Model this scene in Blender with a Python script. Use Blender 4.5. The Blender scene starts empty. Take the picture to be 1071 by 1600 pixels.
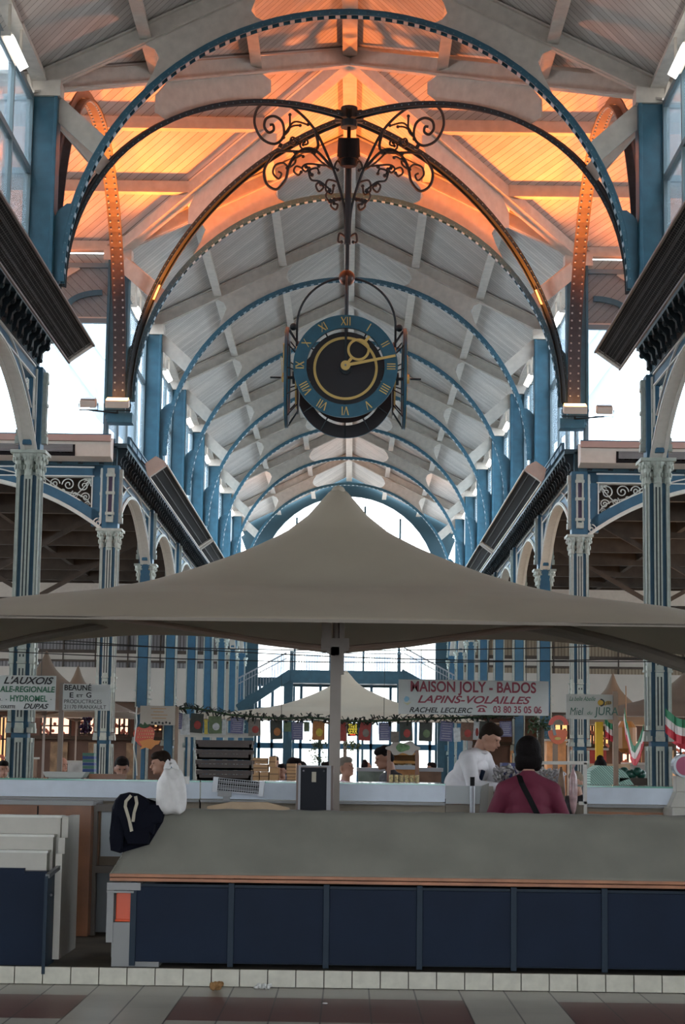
import bpy, bmesh, math, random
from mathutils import Vector, Matrix, Euler
random.seed(7)
C = bpy.context.scene
COL = C.collection
PI = math.pi
# ---------------------------------------------------------------- camera, sky, exposure
FPX = 2900.0
EYE = Vector((0.151, 0.0, 1.65))
_d = Vector((9.5, -390.0, -FPX)).normalized()            # the hall's long axis as the camera sees it
_r = math.radians(0.75)
_z = Vector((math.sin(_r), math.cos(_r), 0)); _z = (_z - _d * _z.dot(_d)).normalized()
_x = _d.cross(_z).normalized()
ROT = Matrix((_x, _d, _z))
cam = bpy.data.cameras.new('camera'); camo = bpy.data.objects.new('camera', cam); COL.objects.link(camo)
cam.sensor_fit = 'VERTICAL'; cam.sensor_height = 24.0; cam.lens = FPX / 1600 * 24.0
cam.clip_end = 600
camo.matrix_world = Matrix.Translation(EYE) @ ROT.to_4x4()
C.camera = camo
def P(px, py, Y):
    d = ROT @ Vector(((px - 535.5) / FPX, (800 - py) / FPX, -1)); t = (Y - EYE.y) / d.y
    return EYE + d * t
def PX(px, Y): return P(px, 1190, Y).x
def PZ(py, Y, px=540): return P(px, py, Y).z
W = bpy.data.worlds.new('sky'); C.world = W; W.use_nodes = True
bgn = W.node_tree.nodes['Background']; bgn.inputs[0].default_value = (0.86, 0.93, 1.0, 1); bgn.inputs[1].default_value = 9.5
C.view_settings.view_transform = 'Standard'; C.view_settings.look = 'None'
C.view_settings.gamma = 1; C.view_settings.exposure = 0.0; C.view_settings.use_curve_mapping = False
def lamp(kind, name, loc, power, color, aim=None, size=0.2, spot=None, blend=0.6):
    l = bpy.data.lights.new(name, kind); l.energy = power; l.color = color
    o = bpy.data.objects.new(name, l); COL.objects.link(o); o.location = loc
    if kind == 'SPOT': l.spot_size = spot; l.spot_blend = blend; l.shadow_soft_size = size
    if kind == 'POINT': l.shadow_soft_size = size
    if kind == 'AREA': l.size = size
    if aim is not None: o.rotation_euler = (Vector(aim) - Vector(loc)).to_track_quat('-Z', 'Y').to_euler()
    return o
SODIUM = (1.0, 0.22, 0.028)
for s in (-1, 1):
    lamp('SPOT', 'sodium_light', (s * 4.0, 38.3, 9.35), 4400, SODIUM, aim=(s * 1.7, 35.9, 14.5), size=0.25, spot=math.radians(94), blend=.6)
    lamp('SPOT', 'sodium_light', (s * 5.55, 38.3, 9.35), 1900, SODIUM, aim=(s * 7.4, 36.4, 13.5), size=0.2, spot=math.radians(100), blend=.7)
    lamp('SPOT', 'sodium_light', (s * 4.55, 75.0, 9.45), 500, (1, .5, .25), aim=(s * 1.0, 77.5, 14.0), size=0.12, spot=math.radians(90), blend=0.9)

# ---------------------------------------------------------------- materials
def mat(name, col, rough=0.6, metal=0.0, var=0.0, scale=8.0, bump=0.0, emit=None, es=1.0, spec=0.5, trans=0.0):
    m = bpy.data.materials.new(name); m.use_nodes = True; nt = m.node_tree; b = nt.nodes['Principled BSDF']
    b.inputs['Roughness'].default_value = rough; b.inputs['Metallic'].default_value = metal
    b.inputs['Specular IOR Level'].default_value = spec
    if trans: b.inputs['Transmission Weight'].default_value = trans
    c = (col[0], col[1], col[2], 1); b.inputs['Base Color'].default_value = c
    if var or bump:
        tc = nt.nodes.new('ShaderNodeTexCoord'); n = nt.nodes.new('ShaderNodeTexNoise')
        n.inputs['Scale'].default_value = scale; n.inputs['Detail'].default_value = 6
        nt.links.new(tc.outputs['Object'], n.inputs['Vector'])
        if var:
            r = nt.nodes.new('ShaderNodeValToRGB'); r.color_ramp.elements[0].position = .3; r.color_ramp.elements[1].position = .7
            r.color_ramp.elements[0].color = tuple(max(0, v * (1 - var)) for v in col) + (1,)
            r.color_ramp.elements[1].color = tuple(min(1, v * (1 + var)) for v in col) + (1,)
            nt.links.new(n.outputs['Fac'], r.inputs['Fac']); nt.links.new(r.outputs['Color'], b.inputs['Base Color'])
        if bump:
            bp = nt.nodes.new('ShaderNodeBump'); bp.inputs['Strength'].default_value = bump; bp.inputs['Distance'].default_value = .02
            nt.links.new(n.outputs['Fac'], bp.inputs['Height']); nt.links.new(bp.outputs['Normal'], b.inputs['Normal'])
    if emit:
        b.inputs['Emission Color'].default_value = tuple(emit) + (1,); b.inputs['Emission Strength'].default_value = es
    return m
def wave_lines(m, expr, period, width, dark):
    """narrow grooves at a period along a direction in object space (board joints)"""
    nt = m.node_tree; b = nt.nodes['Principled BSDF']; N = nt.nodes.new; L = nt.links.new
    tc = N('ShaderNodeTexCoord'); dot = N('ShaderNodeVectorMath'); dot.operation = 'DOT_PRODUCT'
    if expr == 'herring':      # boards run at 45 degrees, mirrored each side of the ridge
        ab = N('ShaderNodeVectorMath'); ab.operation = 'ABSOLUTE'; sp = N('ShaderNodeSeparateXYZ'); L(tc.outputs['Object'], sp.inputs[0])
        a = N('ShaderNodeMath'); a.operation = 'ABSOLUTE'; L(sp.outputs[0], a.inputs[0])
        s = N('ShaderNodeMath'); s.operation = 'SUBTRACT'; L(sp.outputs[1], s.inputs[0]); L(a.outputs[0], s.inputs[1]); src = s.outputs[0]
    else:
        dot.inputs[1].default_value = expr; L(tc.outputs['Object'], dot.inputs[0]); src = dot.outputs['Value']
    d = N('ShaderNodeMath'); d.operation = 'DIVIDE'; L(src, d.inputs[0]); d.inputs[1].default_value = period
    fr = N('ShaderNodeMath'); fr.operation = 'FRACT'; L(d.outputs[0], fr.inputs[0])
    lt = N('ShaderNodeMath'); lt.operation = 'LESS_THAN'; L(fr.outputs[0], lt.inputs[0]); lt.inputs[1].default_value = width
    fl = N('ShaderNodeMath'); fl.operation = 'FLOOR'; L(d.outputs[0], fl.inputs[0])
    wn = N('ShaderNodeTexWhiteNoise'); wn.noise_dimensions = '1D'; L(fl.outputs[0], wn.inputs['W'])
    mr = N('ShaderNodeMapRange'); L(wn.outputs['Value'], mr.inputs[0]); mr.inputs[3].default_value = .84; mr.inputs[4].default_value = 1.06
    cur = b.inputs['Base Color']; base = N('ShaderNodeMixRGB'); base.blend_type = 'MULTIPLY'; base.inputs[0].default_value = 1
    if cur.is_linked: L(cur.links[0].from_socket, base.inputs[1])
    else: base.inputs[1].default_value = cur.default_value
    L(mr.outputs[0], base.inputs[2])
    mx = N('ShaderNodeMixRGB'); L(lt.outputs[0], mx.inputs[0]); L(base.outputs[0], mx.inputs[1]); mx.inputs[2].default_value = tuple(dark) + (1,)
    L(mx.outputs[0], cur)
    return m
M = {}
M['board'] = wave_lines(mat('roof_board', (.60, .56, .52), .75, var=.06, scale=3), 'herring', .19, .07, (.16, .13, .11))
M['cream'] = mat('cream_iron', (.56, .51, .45), .6, var=.1, scale=6)
M['blue'] = mat('blue_iron', (.030, .115, .170), .42, var=.14, scale=5)
M['blued'] = mat('deep_blue_iron', (.018, .060, .085), .45, var=.15, scale=5)
M['blueh'] = mat('hall_blue', (.020, .090, .155), .45, var=.12, scale=5)
M['sage'] = mat('sage_iron', (.36, .40, .355), .55, var=.12, scale=12)
M['trimw'] = mat('white_trim', (.62, .62, .57), .5, var=.06, scale=10)
M['plum'] = mat('plum_panel', (.06, .04, .09), .6)
M['rust'] = mat('red_oxide_iron', (.050, .042, .048), .5, var=.2, scale=12)  # reddish tone of the orange lamplight put into the colour
M['rivet'] = mat('rivet', (.45, .47, .48), .35, metal=.5)
M['darkiron'] = mat('dark_iron', (.018, .030, .038), .6, spec=.3)
M['darkwood'] = mat('dark_wood', (.055, .040, .030), .8, var=.25, scale=3)
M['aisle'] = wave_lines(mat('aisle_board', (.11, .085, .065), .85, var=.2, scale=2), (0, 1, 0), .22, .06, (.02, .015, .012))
M['black'] = mat('black', (.006, .006, .007), .7, spec=.15)
M['gold'] = mat('gold_paint', (.66, .49, .17), .38, metal=.35)
M['clockblue'] = mat('clock_blue', (.020, .105, .165), .4, var=.1, scale=6)
M['clockblack'] = mat('clock_black', (.012, .013, .018), .5)
M['beige'] = mat('beige_paint', (.50, .45, .39), .6, var=.05)
M['beigew'] = mat('beige_wall', (.42, .38, .33), .8, var=.08, scale=.6)
M['canvas'] = mat('canvas', (.37, .32, .25), .85, var=.06, scale=1.2, bump=.15)
M['canvasd'] = mat('canvas_band', (.25, .215, .18), .85, var=.05, scale=2)
M['post'] = mat('post_beige', (.28, .235, .205), .5, var=.05)
M['tile'] = mat('kerb_tile', (.52, .50, .42), .35, var=.1, scale=14)
M['grout'] = mat('grout', (.07, .06, .05), .9)
M['navy'] = mat('navy_panel', (.006, .014, .034), .6, var=.12, scale=3, spec=.2)
M['navyd'] = mat('navy_edge', (.010, .024, .042), .5, spec=.25)
M['tarp'] = mat('grey_tarp', (.20, .195, .165), .8, var=.1, scale=3, bump=.25)
M['orangewood'] = mat('varnished_wood', (.36, .15, .07), .45, var=.2, scale=6)
M['brownwood'] = mat('brown_wood', (.20, .075, .03), .4, var=.2, scale=4)
M['laminate'] = mat('tan_laminate', (.40, .28, .17), .5, var=.1)
M['whitec'] = mat('off_white_laminate', (.46, .44, .39), .5, var=.05)
M['whiteb'] = mat('white_fascia', (.60, .66, .74), .5, var=.05)
M['steel'] = mat('steel', (.30, .31, .33), .4, metal=.9)
M['greysteel'] = mat('grey_metal', (.25, .25, .25), .5, metal=.2)
M['red'] = mat('orange_red_plastic', (.75, .09, .02), .4)
M['glassg'] = mat('green_glass_edge', (.18, .42, .34), .1)
M['bag'] = mat('white_plastic_bag', (.55, .54, .53), .5, var=.06, bump=.3, scale=20)
M['jacket'] = mat('black_jacket_cloth', (.006, .007, .013), .9, bump=.3, scale=25, spec=.1)
M['lining'] = mat('pale_lining', (.42, .38, .30), .8)
M['skin'] = mat('skin', (.42, .22, .15), .55, var=.06)
M['skind'] = mat('skin_tan', (.30, .15, .10), .55, var=.06)
M['hair'] = mat('dark_hair', (.008, .006, .006), .8, bump=.3, scale=60, spec=.12)
M['hairb'] = mat('brown_hair', (.022, .014, .010), .8, bump=.3, scale=60, spec=.12)
M['hairg'] = mat('grey_hair', (.18, .15, .12), .7, bump=.4, scale=60)
M['cardboard'] = mat('cardboard', (.50, .30, .15), .8, var=.12, scale=5)
M['crate'] = mat('brown_plastic_crate', (.035, .016, .010), .5, var=.2)
M['leaf'] = mat('leaf_green', (.03, .07, .025), .6, var=.4, scale=10)
M['rope'] = mat('dark_cable', (.012, .012, .012), .6)
M['woodpost'] = mat('wooden_post', (.30, .21, .15), .6, var=.1)
M['letterred'] = mat('sign_crimson', (.28, .025, .05), .5)
M['letterblack'] = mat('sign_black', (.012, .012, .014), .5)
M['lettergreen'] = mat('sign_green', (.02, .14, .07), .5)
M['signw'] = mat('sign_board', (.60, .62, .60), .5, var=.03)
M['tube'] = mat('lit_tube', (1, 1, 1), .4, emit=(1, .97, .92), es=9)
M['sodium'] = mat('lit_sodium_glass', (1, .6, .3), .4, emit=(1, .50, .16), es=14)
# flooring
def floor_mat():
    m = mat('floor_tile', (.40, .38, .33), .33, var=.10, scale=2.2); nt = m.node_tree; b = nt.nodes['Principled BSDF']; N = nt.nodes.new; L = nt.links.new
    tc = N('ShaderNodeTexCoord'); sp = N('ShaderNodeSeparateXYZ'); L(tc.outputs['Object'], sp.inputs[0])
    def mth(op, a, bb=None):
        n = N('ShaderNodeMath'); n.operation = op
        for i, v in enumerate((a, bb)):
            if v is None: continue
            if isinstance(v, (int, float)): n.inputs[i].default_value = v
            else: L(v, n.inputs[i])
        return n.outputs[0]
    T = .3295; TY = .60
    u = mth('DIVIDE', mth('ADD', sp.outputs[0], -FX0), T); v = mth('DIVIDE', mth('SUBTRACT', FY0, sp.outputs[1]), TY)
    gu = mth('LESS_THAN', mth('FRACT', u), .035); gv = mth('LESS_THAN', mth('FRACT', v), .010)
    g = mth('MAXIMUM', gu, mth('MULTIPLY', gv, .35))
    cu = mth('LESS_THAN', mth('FRACT', mth('DIVIDE', mth('FLOOR', u), 8)), .74)
    cv = mth('LESS_THAN', mth('FRACT', mth('DIVIDE', mth('FLOOR', v), 4)), .49)
    red = mth('MULTIPLY', cu, cv)
    m1 = N('ShaderNodeMixRGB'); L(red, m1.inputs[0]); L(b.inputs['Base Color'].links[0].from_socket, m1.inputs[1]); m1.inputs[2].default_value = (.145, .062, .050, 1)
    m2 = N('ShaderNodeMixRGB'); L(g, m2.inputs[0]); L(m1.outputs[0], m2.inputs[1]); m2.inputs[2].default_value = (.045, .035, .03, 1)
    L(m2.outputs[0], b.inputs['Base Color']); return m
FX0 = P(283, 1556, 13.9 * .94).x
FX0 = PX(545, 1) if False else (P(283, 1190, 13.0).x)
_t = P(283, 1557, 13.0); 
def floor_hit(px, py):
    d = ROT @ Vector(((px - 535.5) / FPX, (800 - py) / FPX, -1)); t = -EYE.z / d.z; return EYE + d * t
FX0 = floor_hit(283, 1557).x; FY0 = floor_hit(283, 1557).y
M['floor'] = floor_mat()
def glass_mat(name, tint, diff, dcol):
    m = bpy.data.materials.new(name); m.use_nodes = True; nt = m.node_tree; nt.nodes.clear(); N = nt.nodes.new; L = nt.links.new
    o = N('ShaderNodeOutputMaterial'); t = N('ShaderNodeBsdfTransparent'); t.inputs[0].default_value = tint + (1,)
    tl = N('ShaderNodeBsdfTranslucent'); tl.inputs[0].default_value = dcol + (1,)
    g = N('ShaderNodeBsdfGlossy'); g.inputs[1].default_value = .12 if diff > .3 else .03
    lw = N('ShaderNodeLayerWeight'); lw.inputs[0].default_value = .5; pw = N('ShaderNodeMath'); pw.operation = 'POWER'; L(lw.outputs['Facing'], pw.inputs[0]); pw.inputs[1].default_value = 5
    fr = N('ShaderNodeMath'); fr.operation = 'MULTIPLY_ADD'; L(pw.outputs[0], fr.inputs[0]); fr.inputs[1].default_value = .75; fr.inputs[2].default_value = .04
    a = N('ShaderNodeMixShader'); a.inputs[0].default_value = diff; L(t.outputs[0], a.inputs[1]); L(tl.outputs[0], a.inputs[2])
    b = N('ShaderNodeMixShader'); L(fr.outputs[0], b.inputs[0]); L(a.outputs[0], b.inputs[1]); L(g.outputs[0], b.inputs[2]); L(b.outputs[0], o.inputs[0]); return m
M['pane'] = glass_mat('window_pane', (.86, .93, .97), .12, (.75, .85, .92))
M['clearpane'] = glass_mat('clear_pane', (.93, .96, .98), .05, (.9, .93, .95))

# ---------------------------------------------------------------- mesh helpers
ORG = {}
_UNIT = {}
def unit(kind, *k):
    """unit shapes as plain coordinate and face lists"""
    key = (kind,) + k
    if key in _UNIT: return _UNIT[key]
    if kind == 'cube':
        V = [(x, y, z) for x in (-.5, .5) for y in (-.5, .5) for z in (-.5, .5)]
        F = [(0, 1, 3, 2), (4, 6, 7, 5), (0, 4, 5, 1), (2, 3, 7, 6), (0, 2, 6, 4), (1, 5, 7, 3)]
    else:
        n, m = k; V = [(0, 0, 1)]; F = []
        for j in range(1, m):
            for i in range(n): V.append((math.sin(PI * j / m) * math.cos(2 * PI * i / n), math.sin(PI * j / m) * math.sin(2 * PI * i / n), math.cos(PI * j / m)))
        V.append((0, 0, -1)); L = len(V) - 1
        for i in range(n): F.append((0, 1 + i, 1 + (i + 1) % n)); F.append((L, L - n + (i + 1) % n, L - n + i))
        for j in range(m - 2):
            for i in range(n): a = 1 + j * n; F.append((a + i, a + n + i, a + n + (i + 1) % n, a + (i + 1) % n))
    _UNIT[key] = ([Vector(v) for v in V], F); return _UNIT[key]
class B:
    def __init__(s): s.bm = bmesh.new()
    def add(s, V, F):
        vs = [s.bm.verts.new(v) for v in V]
        for f in F: s.bm.faces.new([vs[i] for i in f])
    def box(s, c, size, rot=None, taper=None):
        V, F = unit('cube'); c = Vector(c); R = None if rot is None else (rot if isinstance(rot, Matrix) else Euler(rot).to_matrix()); out = []
        for v in V:
            k = taper if (taper and v.z > 0) else 1; q = Vector((v.x * size[0] * k, v.y * size[1] * k, v.z * size[2])); out.append((R @ q if R is not None else q) + c)
        s.add(out, F); return s
    def bb(s, x0, x1, y0, y1, z0, z1): return s.box(((x0 + x1) / 2, (y0 + y1) / 2, (z0 + z1) / 2), (abs(x1 - x0), abs(y1 - y0), abs(z1 - z0)))
    def bar(s, p0, p1, w, h, up=(0, 0, 1)):
        p0 = Vector(p0); p1 = Vector(p1); d = p1 - p0; L = d.length; d.normalize(); u = Vector(up); x = d.cross(u)
        if x.length < 1e-4: x = d.cross(Vector((0, 1, 0)))
        if x.length < 1e-4: x = Vector((1, 0, 0))
        x.normalize(); u = x.cross(d).normalized(); R = Matrix((x, d, u)).transposed()
        return s.box((p0 + p1) / 2, (w, L, h), R)
    def cyl(s, p0, p1, r0, r1=None, n=12):
        p0 = Vector(p0); p1 = Vector(p1); d = p1 - p0; r1 = r0 if r1 is None else r1; q = Vector((0, 0, 1)).rotation_difference(d.normalized()).to_matrix()
        V = [p0 + q @ Vector((r0 * math.cos(2 * PI * i / n), r0 * math.sin(2 * PI * i / n), 0)) for i in range(n)] + [p1 + q @ Vector((r1 * math.cos(2 * PI * i / n), r1 * math.sin(2 * PI * i / n), 0)) for i in range(n)]
        s.add(V, [tuple(range(n))[::-1], tuple(range(n, 2 * n))] + [(i, (i + 1) % n, n + (i + 1) % n, n + i) for i in range(n)]); return s
    def ball(s, c, r, seg=14, rot=None):
        V, F = unit('ball', seg, max(4, seg * 2 // 3)); c = Vector(c); rr = (r, r, r) if isinstance(r, (int, float)) else r
        s.add([(rot @ Vector((v.x * rr[0], v.y * rr[1], v.z * rr[2])) if rot is not None else Vector((v.x * rr[0], v.y * rr[1], v.z * rr[2]))) + c for v in V], F); return s
    def tube(s, pts, r, n=8, closed=False):
        pts = [Vector(p) for p in pts]; N = len(pts); rings = []; prev = None
        for i, p in enumerate(pts):
            if closed: t = pts[(i + 1) % N] - pts[i - 1]
            else: t = pts[min(i + 1, N - 1)] - pts[max(i - 1, 0)]
            t.normalize()
            if prev is None:
                u = Vector((0, 0, 1)) if abs(t.z) < .9 else Vector((0, 1, 0)); u = (u - t * u.dot(t)).normalized()
            else: u = (prev - t * prev.dot(t)).normalized()
            prev = u; w = t.cross(u); rr = r[i] if isinstance(r, (list, tuple)) else r
            rings.append([s.bm.verts.new(p + u * math.cos(2 * PI * k / n) * rr + w * math.sin(2 * PI * k / n) * rr) for k in range(n)])
        for i in range(N if closed else N - 1):
            a = rings[i]; b = rings[(i + 1) % N]
            for k in range(n): s.bm.faces.new((a[k], a[(k + 1) % n], b[(k + 1) % n], b[k]))
        if not closed: s.bm.faces.new(rings[0][::-1]); s.bm.faces.new(rings[-1])
        return s
    def ribbon(s, pts, w, t, nrm):
        """rectangular section following pts; w across in the plane, t along nrm"""
        pts = [Vector(p) for p in pts]; nrm = Vector(nrm).normalized(); rings = []
        for i, p in enumerate(pts):
            d = (pts[min(i + 1, len(pts) - 1)] - pts[max(i - 1, 0)]).normalized(); u = d.cross(nrm).normalized()
            rings.append([s.bm.verts.new(p + u * a * w / 2 + nrm * b * t / 2) for a, b in ((-1, -1), (1, -1), (1, 1), (-1, 1))])
        for a, b in zip(rings, rings[1:]):
            for k in range(4): s.bm.faces.new((a[k], a[(k + 1) % 4], b[(k + 1) % 4], b[k]))
        s.bm.faces.new(rings[0][::-1]); s.bm.faces.new(rings[-1]); return s
    def prism(s, pts, off):
        off = Vector(off); a = [s.bm.verts.new(Vector(p) - off / 2) for p in pts]; b = [s.bm.verts.new(Vector(p) + off / 2) for p in pts]; n = len(pts)
        s.bm.faces.new(a[::-1]); s.bm.faces.new(b)
        for k in range(n): s.bm.faces.new((a[k], a[(k + 1) % n], b[(k + 1) % n], b[k]))
        return s
    def strip(s, A, Bq, off):
        """solid plate between two equally long point rows"""
        off = Vector(off); N = len(A); R = [[s.bm.verts.new(Vector(q) + off * k) for q, k in ((A[i], -.5), (Bq[i], -.5), (Bq[i], .5), (A[i], .5))] for i in range(N)]
        for a, b in zip(R, R[1:]):
            for k in range(4): s.bm.faces.new((a[k], a[(k + 1) % 4], b[(k + 1) % 4], b[k]))
        s.bm.faces.new(R[0][::-1]); s.bm.faces.new(R[-1]); return s
    def quad(s, *p): s.bm.faces.new([s.bm.verts.new(q) for q in p]); return s
    def lathe(s, prof, c, n=20):
        c = Vector(c); rings = [[s.bm.verts.new(c + Vector((r * math.cos(2 * PI * k / n), r * math.sin(2 * PI * k / n), z))) for k in range(n)] for r, z in prof]
        for a, b in zip(rings, rings[1:]):
            for k in range(n): s.bm.faces.new((a[k], a[(k + 1) % n], b[(k + 1) % n], b[k]))
        s.bm.faces.new(rings[0][::-1]); s.bm.faces.new(rings[-1]); return s
    def build(s, name, m, parent=None, smooth=False, origin=None, bevel=0):
        if bevel: bmesh.ops.bevel(s.bm, geom=s.bm.edges[:], offset=bevel, segments=2, affect='EDGES', profile=.6)
        bmesh.ops.recalc_face_normals(s.bm, faces=s.bm.faces[:])
        o0 = ORG[parent.name] if parent else Vector(origin or (0, 0, 0))
        if o0.length: bmesh.ops.translate(s.bm, vec=-o0, verts=s.bm.verts[:])
        me = bpy.data.meshes.new(name); s.bm.to_mesh(me); s.bm.free()
        if isinstance(m, str): m = M[m]
        me.materials.append(m)
        if smooth:
            for f in me.polygons: f.use_smooth = True
        o = bpy.data.objects.new(name, me); COL.objects.link(o); ORG[o.name] = o0
        if parent: o.parent = parent
        else: o.location = o0
        return o
def tag(o, label, cat, group=None, kind=None):
    o['label'] = label; o['category'] = cat
    if group: o['group'] = group
    if kind: o['kind'] = kind
    return o
def thing(name, loc, label, cat, group=None):
    o = bpy.data.objects.new(name, None); COL.objects.link(o); o.location = loc; o.empty_display_size = .2
    ORG[o.name] = Vector(loc); return tag(o, label, cat, group)
def struct(o): o['kind'] = 'structure'; return o
def kids(o): return list(o.children)
def dup(o, loc, rotz=0, label=None, group=None, scale=None, _k=None):
    c = o.copy(); COL.objects.link(c); c.location = loc; c.rotation_euler = (0, 0, rotz); ORG[c.name] = Vector(loc)
    if scale: c.scale = scale
    if label: c['label'] = label
    if group: c['group'] = group
    for ch in kids(o):
        d = ch.copy(); COL.objects.link(d); d.parent = c; ORG[d.name] = Vector(loc)
        for g in kids(ch):
            e = g.copy(); COL.objects.link(e); e.parent = d
    return c
def text(name, s, size, m, parent, loc, width=None, shear=0, bold=0, depth=.004, align='CENTER', rot=(PI / 2, 0, 0), mirror=False):
    cu = bpy.data.curves.new('t', 'FONT'); cu.body = s; cu.size = size; cu.shear = shear; cu.offset = min(bold, .022 * size); cu.extrude = depth; cu.align_x = align; cu.align_y = 'CENTER'
    t = bpy.data.objects.new('t', cu); me = bpy.data.meshes.new_from_object(t); bpy.data.objects.remove(t)
    if width and me.vertices:
        xs = [v.co.x for v in me.vertices]; w = max(xs) - min(xs); k = width / w; mid = (max(xs) + min(xs)) / 2
        for v in me.vertices: v.co.x = (v.co.x - (mid if align == 'CENTER' else 0)) * k
    me.transform(Matrix.Translation(Vector(loc) - ORG[parent.name]) @ Euler(rot).to_matrix().to_4x4())
    me.materials.clear(); me.materials.append(M[m] if isinstance(m, str) else m); me.name = name
    o = bpy.data.objects.new(name, me); COL.objects.link(o); o.parent = parent; ORG[o.name] = ORG[parent.name]; return o
ORD = ['first', 'second', 'third', 'fourth', 'fifth', 'sixth', 'seventh', 'eighth', 'ninth', 'tenth', 'eleventh', 'twelfth', 'thirteenth', 'fourteenth', 'fifteenth', 'sixteenth', 'seventeenth', 'eighteenth', 'nineteenth', 'twentieth', 'twenty-first', 'twenty-second', 'twenty-third', 'twenty-fourth', 'twenty-fifth']
SIDE = {-1: 'left', 1: 'right'}

lampsW = (1.0, .62, .32)
for x, y, e in ((9.5, 49, 220), (6.8, 46, 110), (13, 50, 200), (-8.5, 49, 60), (-12, 48, 80)):
    lamp('POINT', 'stall_lamp', (x, y, 2.9), e, lampsW, size=.25)
PLUR = {'posts': 'post', 'spokes': 'spoke', 'small_balls': 'side_ball', 'heater_tubes': 'heater_tube', 'hanging_bracket': 'hanging_bracket', 'bulbs': 'bulb', 'clips': 'clip', 'guard_bars': 'guard_bar', 'heating_bars': 'heating_bar', 'steel_strips': 'steel_strip', 'bolts': 'bolt', 'hanging_wires': 'hanging_wire', 'eyes': 'eye', 'windows': 'window', 'steel_end_frame': 'end_frame_bar', 'edge_rail': 'edge_rail', 'shelves': 'shelf', 'jars': 'jar', 'bracket': 'bracket', 'leg': 'leg'}
STUFF = ('rivets', 'goods', 'leaves', 'foliage', 'seeds', 'goods_display', 'foil', 'crumpled_foil', 'berries', 'scrollwork')
def split_loose():
    """turn parts that hold several separate pieces into one object per piece"""
    users = {}
    for o in list(COL.objects):
        if o.type == 'MESH' and o.parent and o.data: users.setdefault(o.data.name, []).append(o)
    for dn, obs in users.items():
        base = dn.split('.')[0]
        if base in STUFF:
            for o in obs: o['kind'] = 'stuff'
        if base not in PLUR: continue
        me = obs[0].data; n = len(me.vertices); par = list(range(n))
        def fnd(a):
            while par[a] != a: par[a] = par[par[a]]; a = par[a]
            return a
        for e in me.edges:
            a, b_ = fnd(e.vertices[0]), fnd(e.vertices[1])
            if a != b_: par[a] = b_
        comp = {}
        for i in range(n): comp.setdefault(fnd(i), []).append(i)
        if len(comp) < 2 or len(comp) > 100: continue
        new = []
        for vs in comp.values():
            idx = {v: k for k, v in enumerate(vs)}; m2 = bpy.data.meshes.new(PLUR[base])
            fs = [[idx[v] for v in p.vertices] for p in me.polygons if p.vertices[0] in idx]
            m2.from_pydata([me.vertices[v].co[:] for v in vs], [], fs); m2.materials.append(me.materials[0])
            if me.polygons[0].use_smooth:
                for p in m2.polygons: p.use_smooth = True
            new.append(m2)
        for o in obs:
            for m2 in new:
                c = bpy.data.objects.new(PLUR[base], m2); COL.objects.link(c); c.parent = o.parent; c.location = o.location; c.rotation_euler = o.rotation_euler; c.scale = o.scale
                for md in o.modifiers:
                    if md.type == 'SOLIDIFY': q = c.modifiers.new('s', 'SOLIDIFY'); q.thickness = md.thickness
            bpy.data.objects.remove(o)
# ================================================================ STRUCTURE
Z1, Z2, BAY = 29.3, 39.3, 7.07
YS = [Z2 + BAY * k for k in range(8)]          # column lines beyond the crossing; the last is the far gable
YG = YS[-1]; YC = (Z1 + Z2) / 2
struct(B().bb(-30, 30, -9, 130, -.2, 0).build('floor', 'floor'))
b = B()
# raised stall platform
struct(B().bb(-7, 8, 13.98, 20.9, .005, .12).build('floor_platform', mat('platform_screed', (.10, .085, .065), .75, var=.3, scale=3)))
g = B(); g.bb(-7, 8, 13.955, 13.985, 0.005, .115); kb = g.build('trim_1', 'grout'); struct(kb)
t0 = floor_hit(117.5, 1533).x; tw = .2065
b = B()
for i in range(-22, 32):
    x = t0 + i * tw
    if -6.9 < x < 7.7: b.box((x + tw / 2, 13.95, .066), (tw - .007, .03, .122))
struct(b.build('trim_2', 'tile', bevel=.0015))

# ---- roof boards: nave before the crossing, nave beyond, transept, meeting in four valleys
SL = .49; ZR = 15.35
def zr(x): return ZR - SL * abs(x)
E = 5.35
def roof_piece(name, polys):
    b = B()
    for p in polys: b.quad(*p)
    o = b.build(name, 'board'); m = o.modifiers.new('s', 'SOLIDIFY'); m.thickness = .06; m.offset = 1; struct(o); return o
T = Vector((0, YC, 0))
def R4(x, y): return (x, y, zr(x))
near = []; far = []
for s in (-1, 1):
    near.append([(0, -8 - YC, ZR), (s * E, -8 - YC, zr(E)), (s * E, -E, zr(E)), (0, 0, ZR)])
    far.append([(0, 0, ZR), (s * E, E, zr(E)), (s * E, YG - YC, zr(E)), (0, YG - YC, ZR)])
o = roof_piece('ceiling_nave', near + far); o.location = T
trn = []
for sx in (-1, 1):
    for s in (-1, 1):   # transept slopes written in a frame turned by 90 degrees
        trn.append([(0, 0, ZR), (s * E, sx * E, zr(E)), (s * E, sx * 26, zr(E)), (0, sx * 26, ZR)])
o = roof_piece('ceiling_transept', trn); o.location = T; o.rotation_euler = (0, 0, PI / 2)

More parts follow.
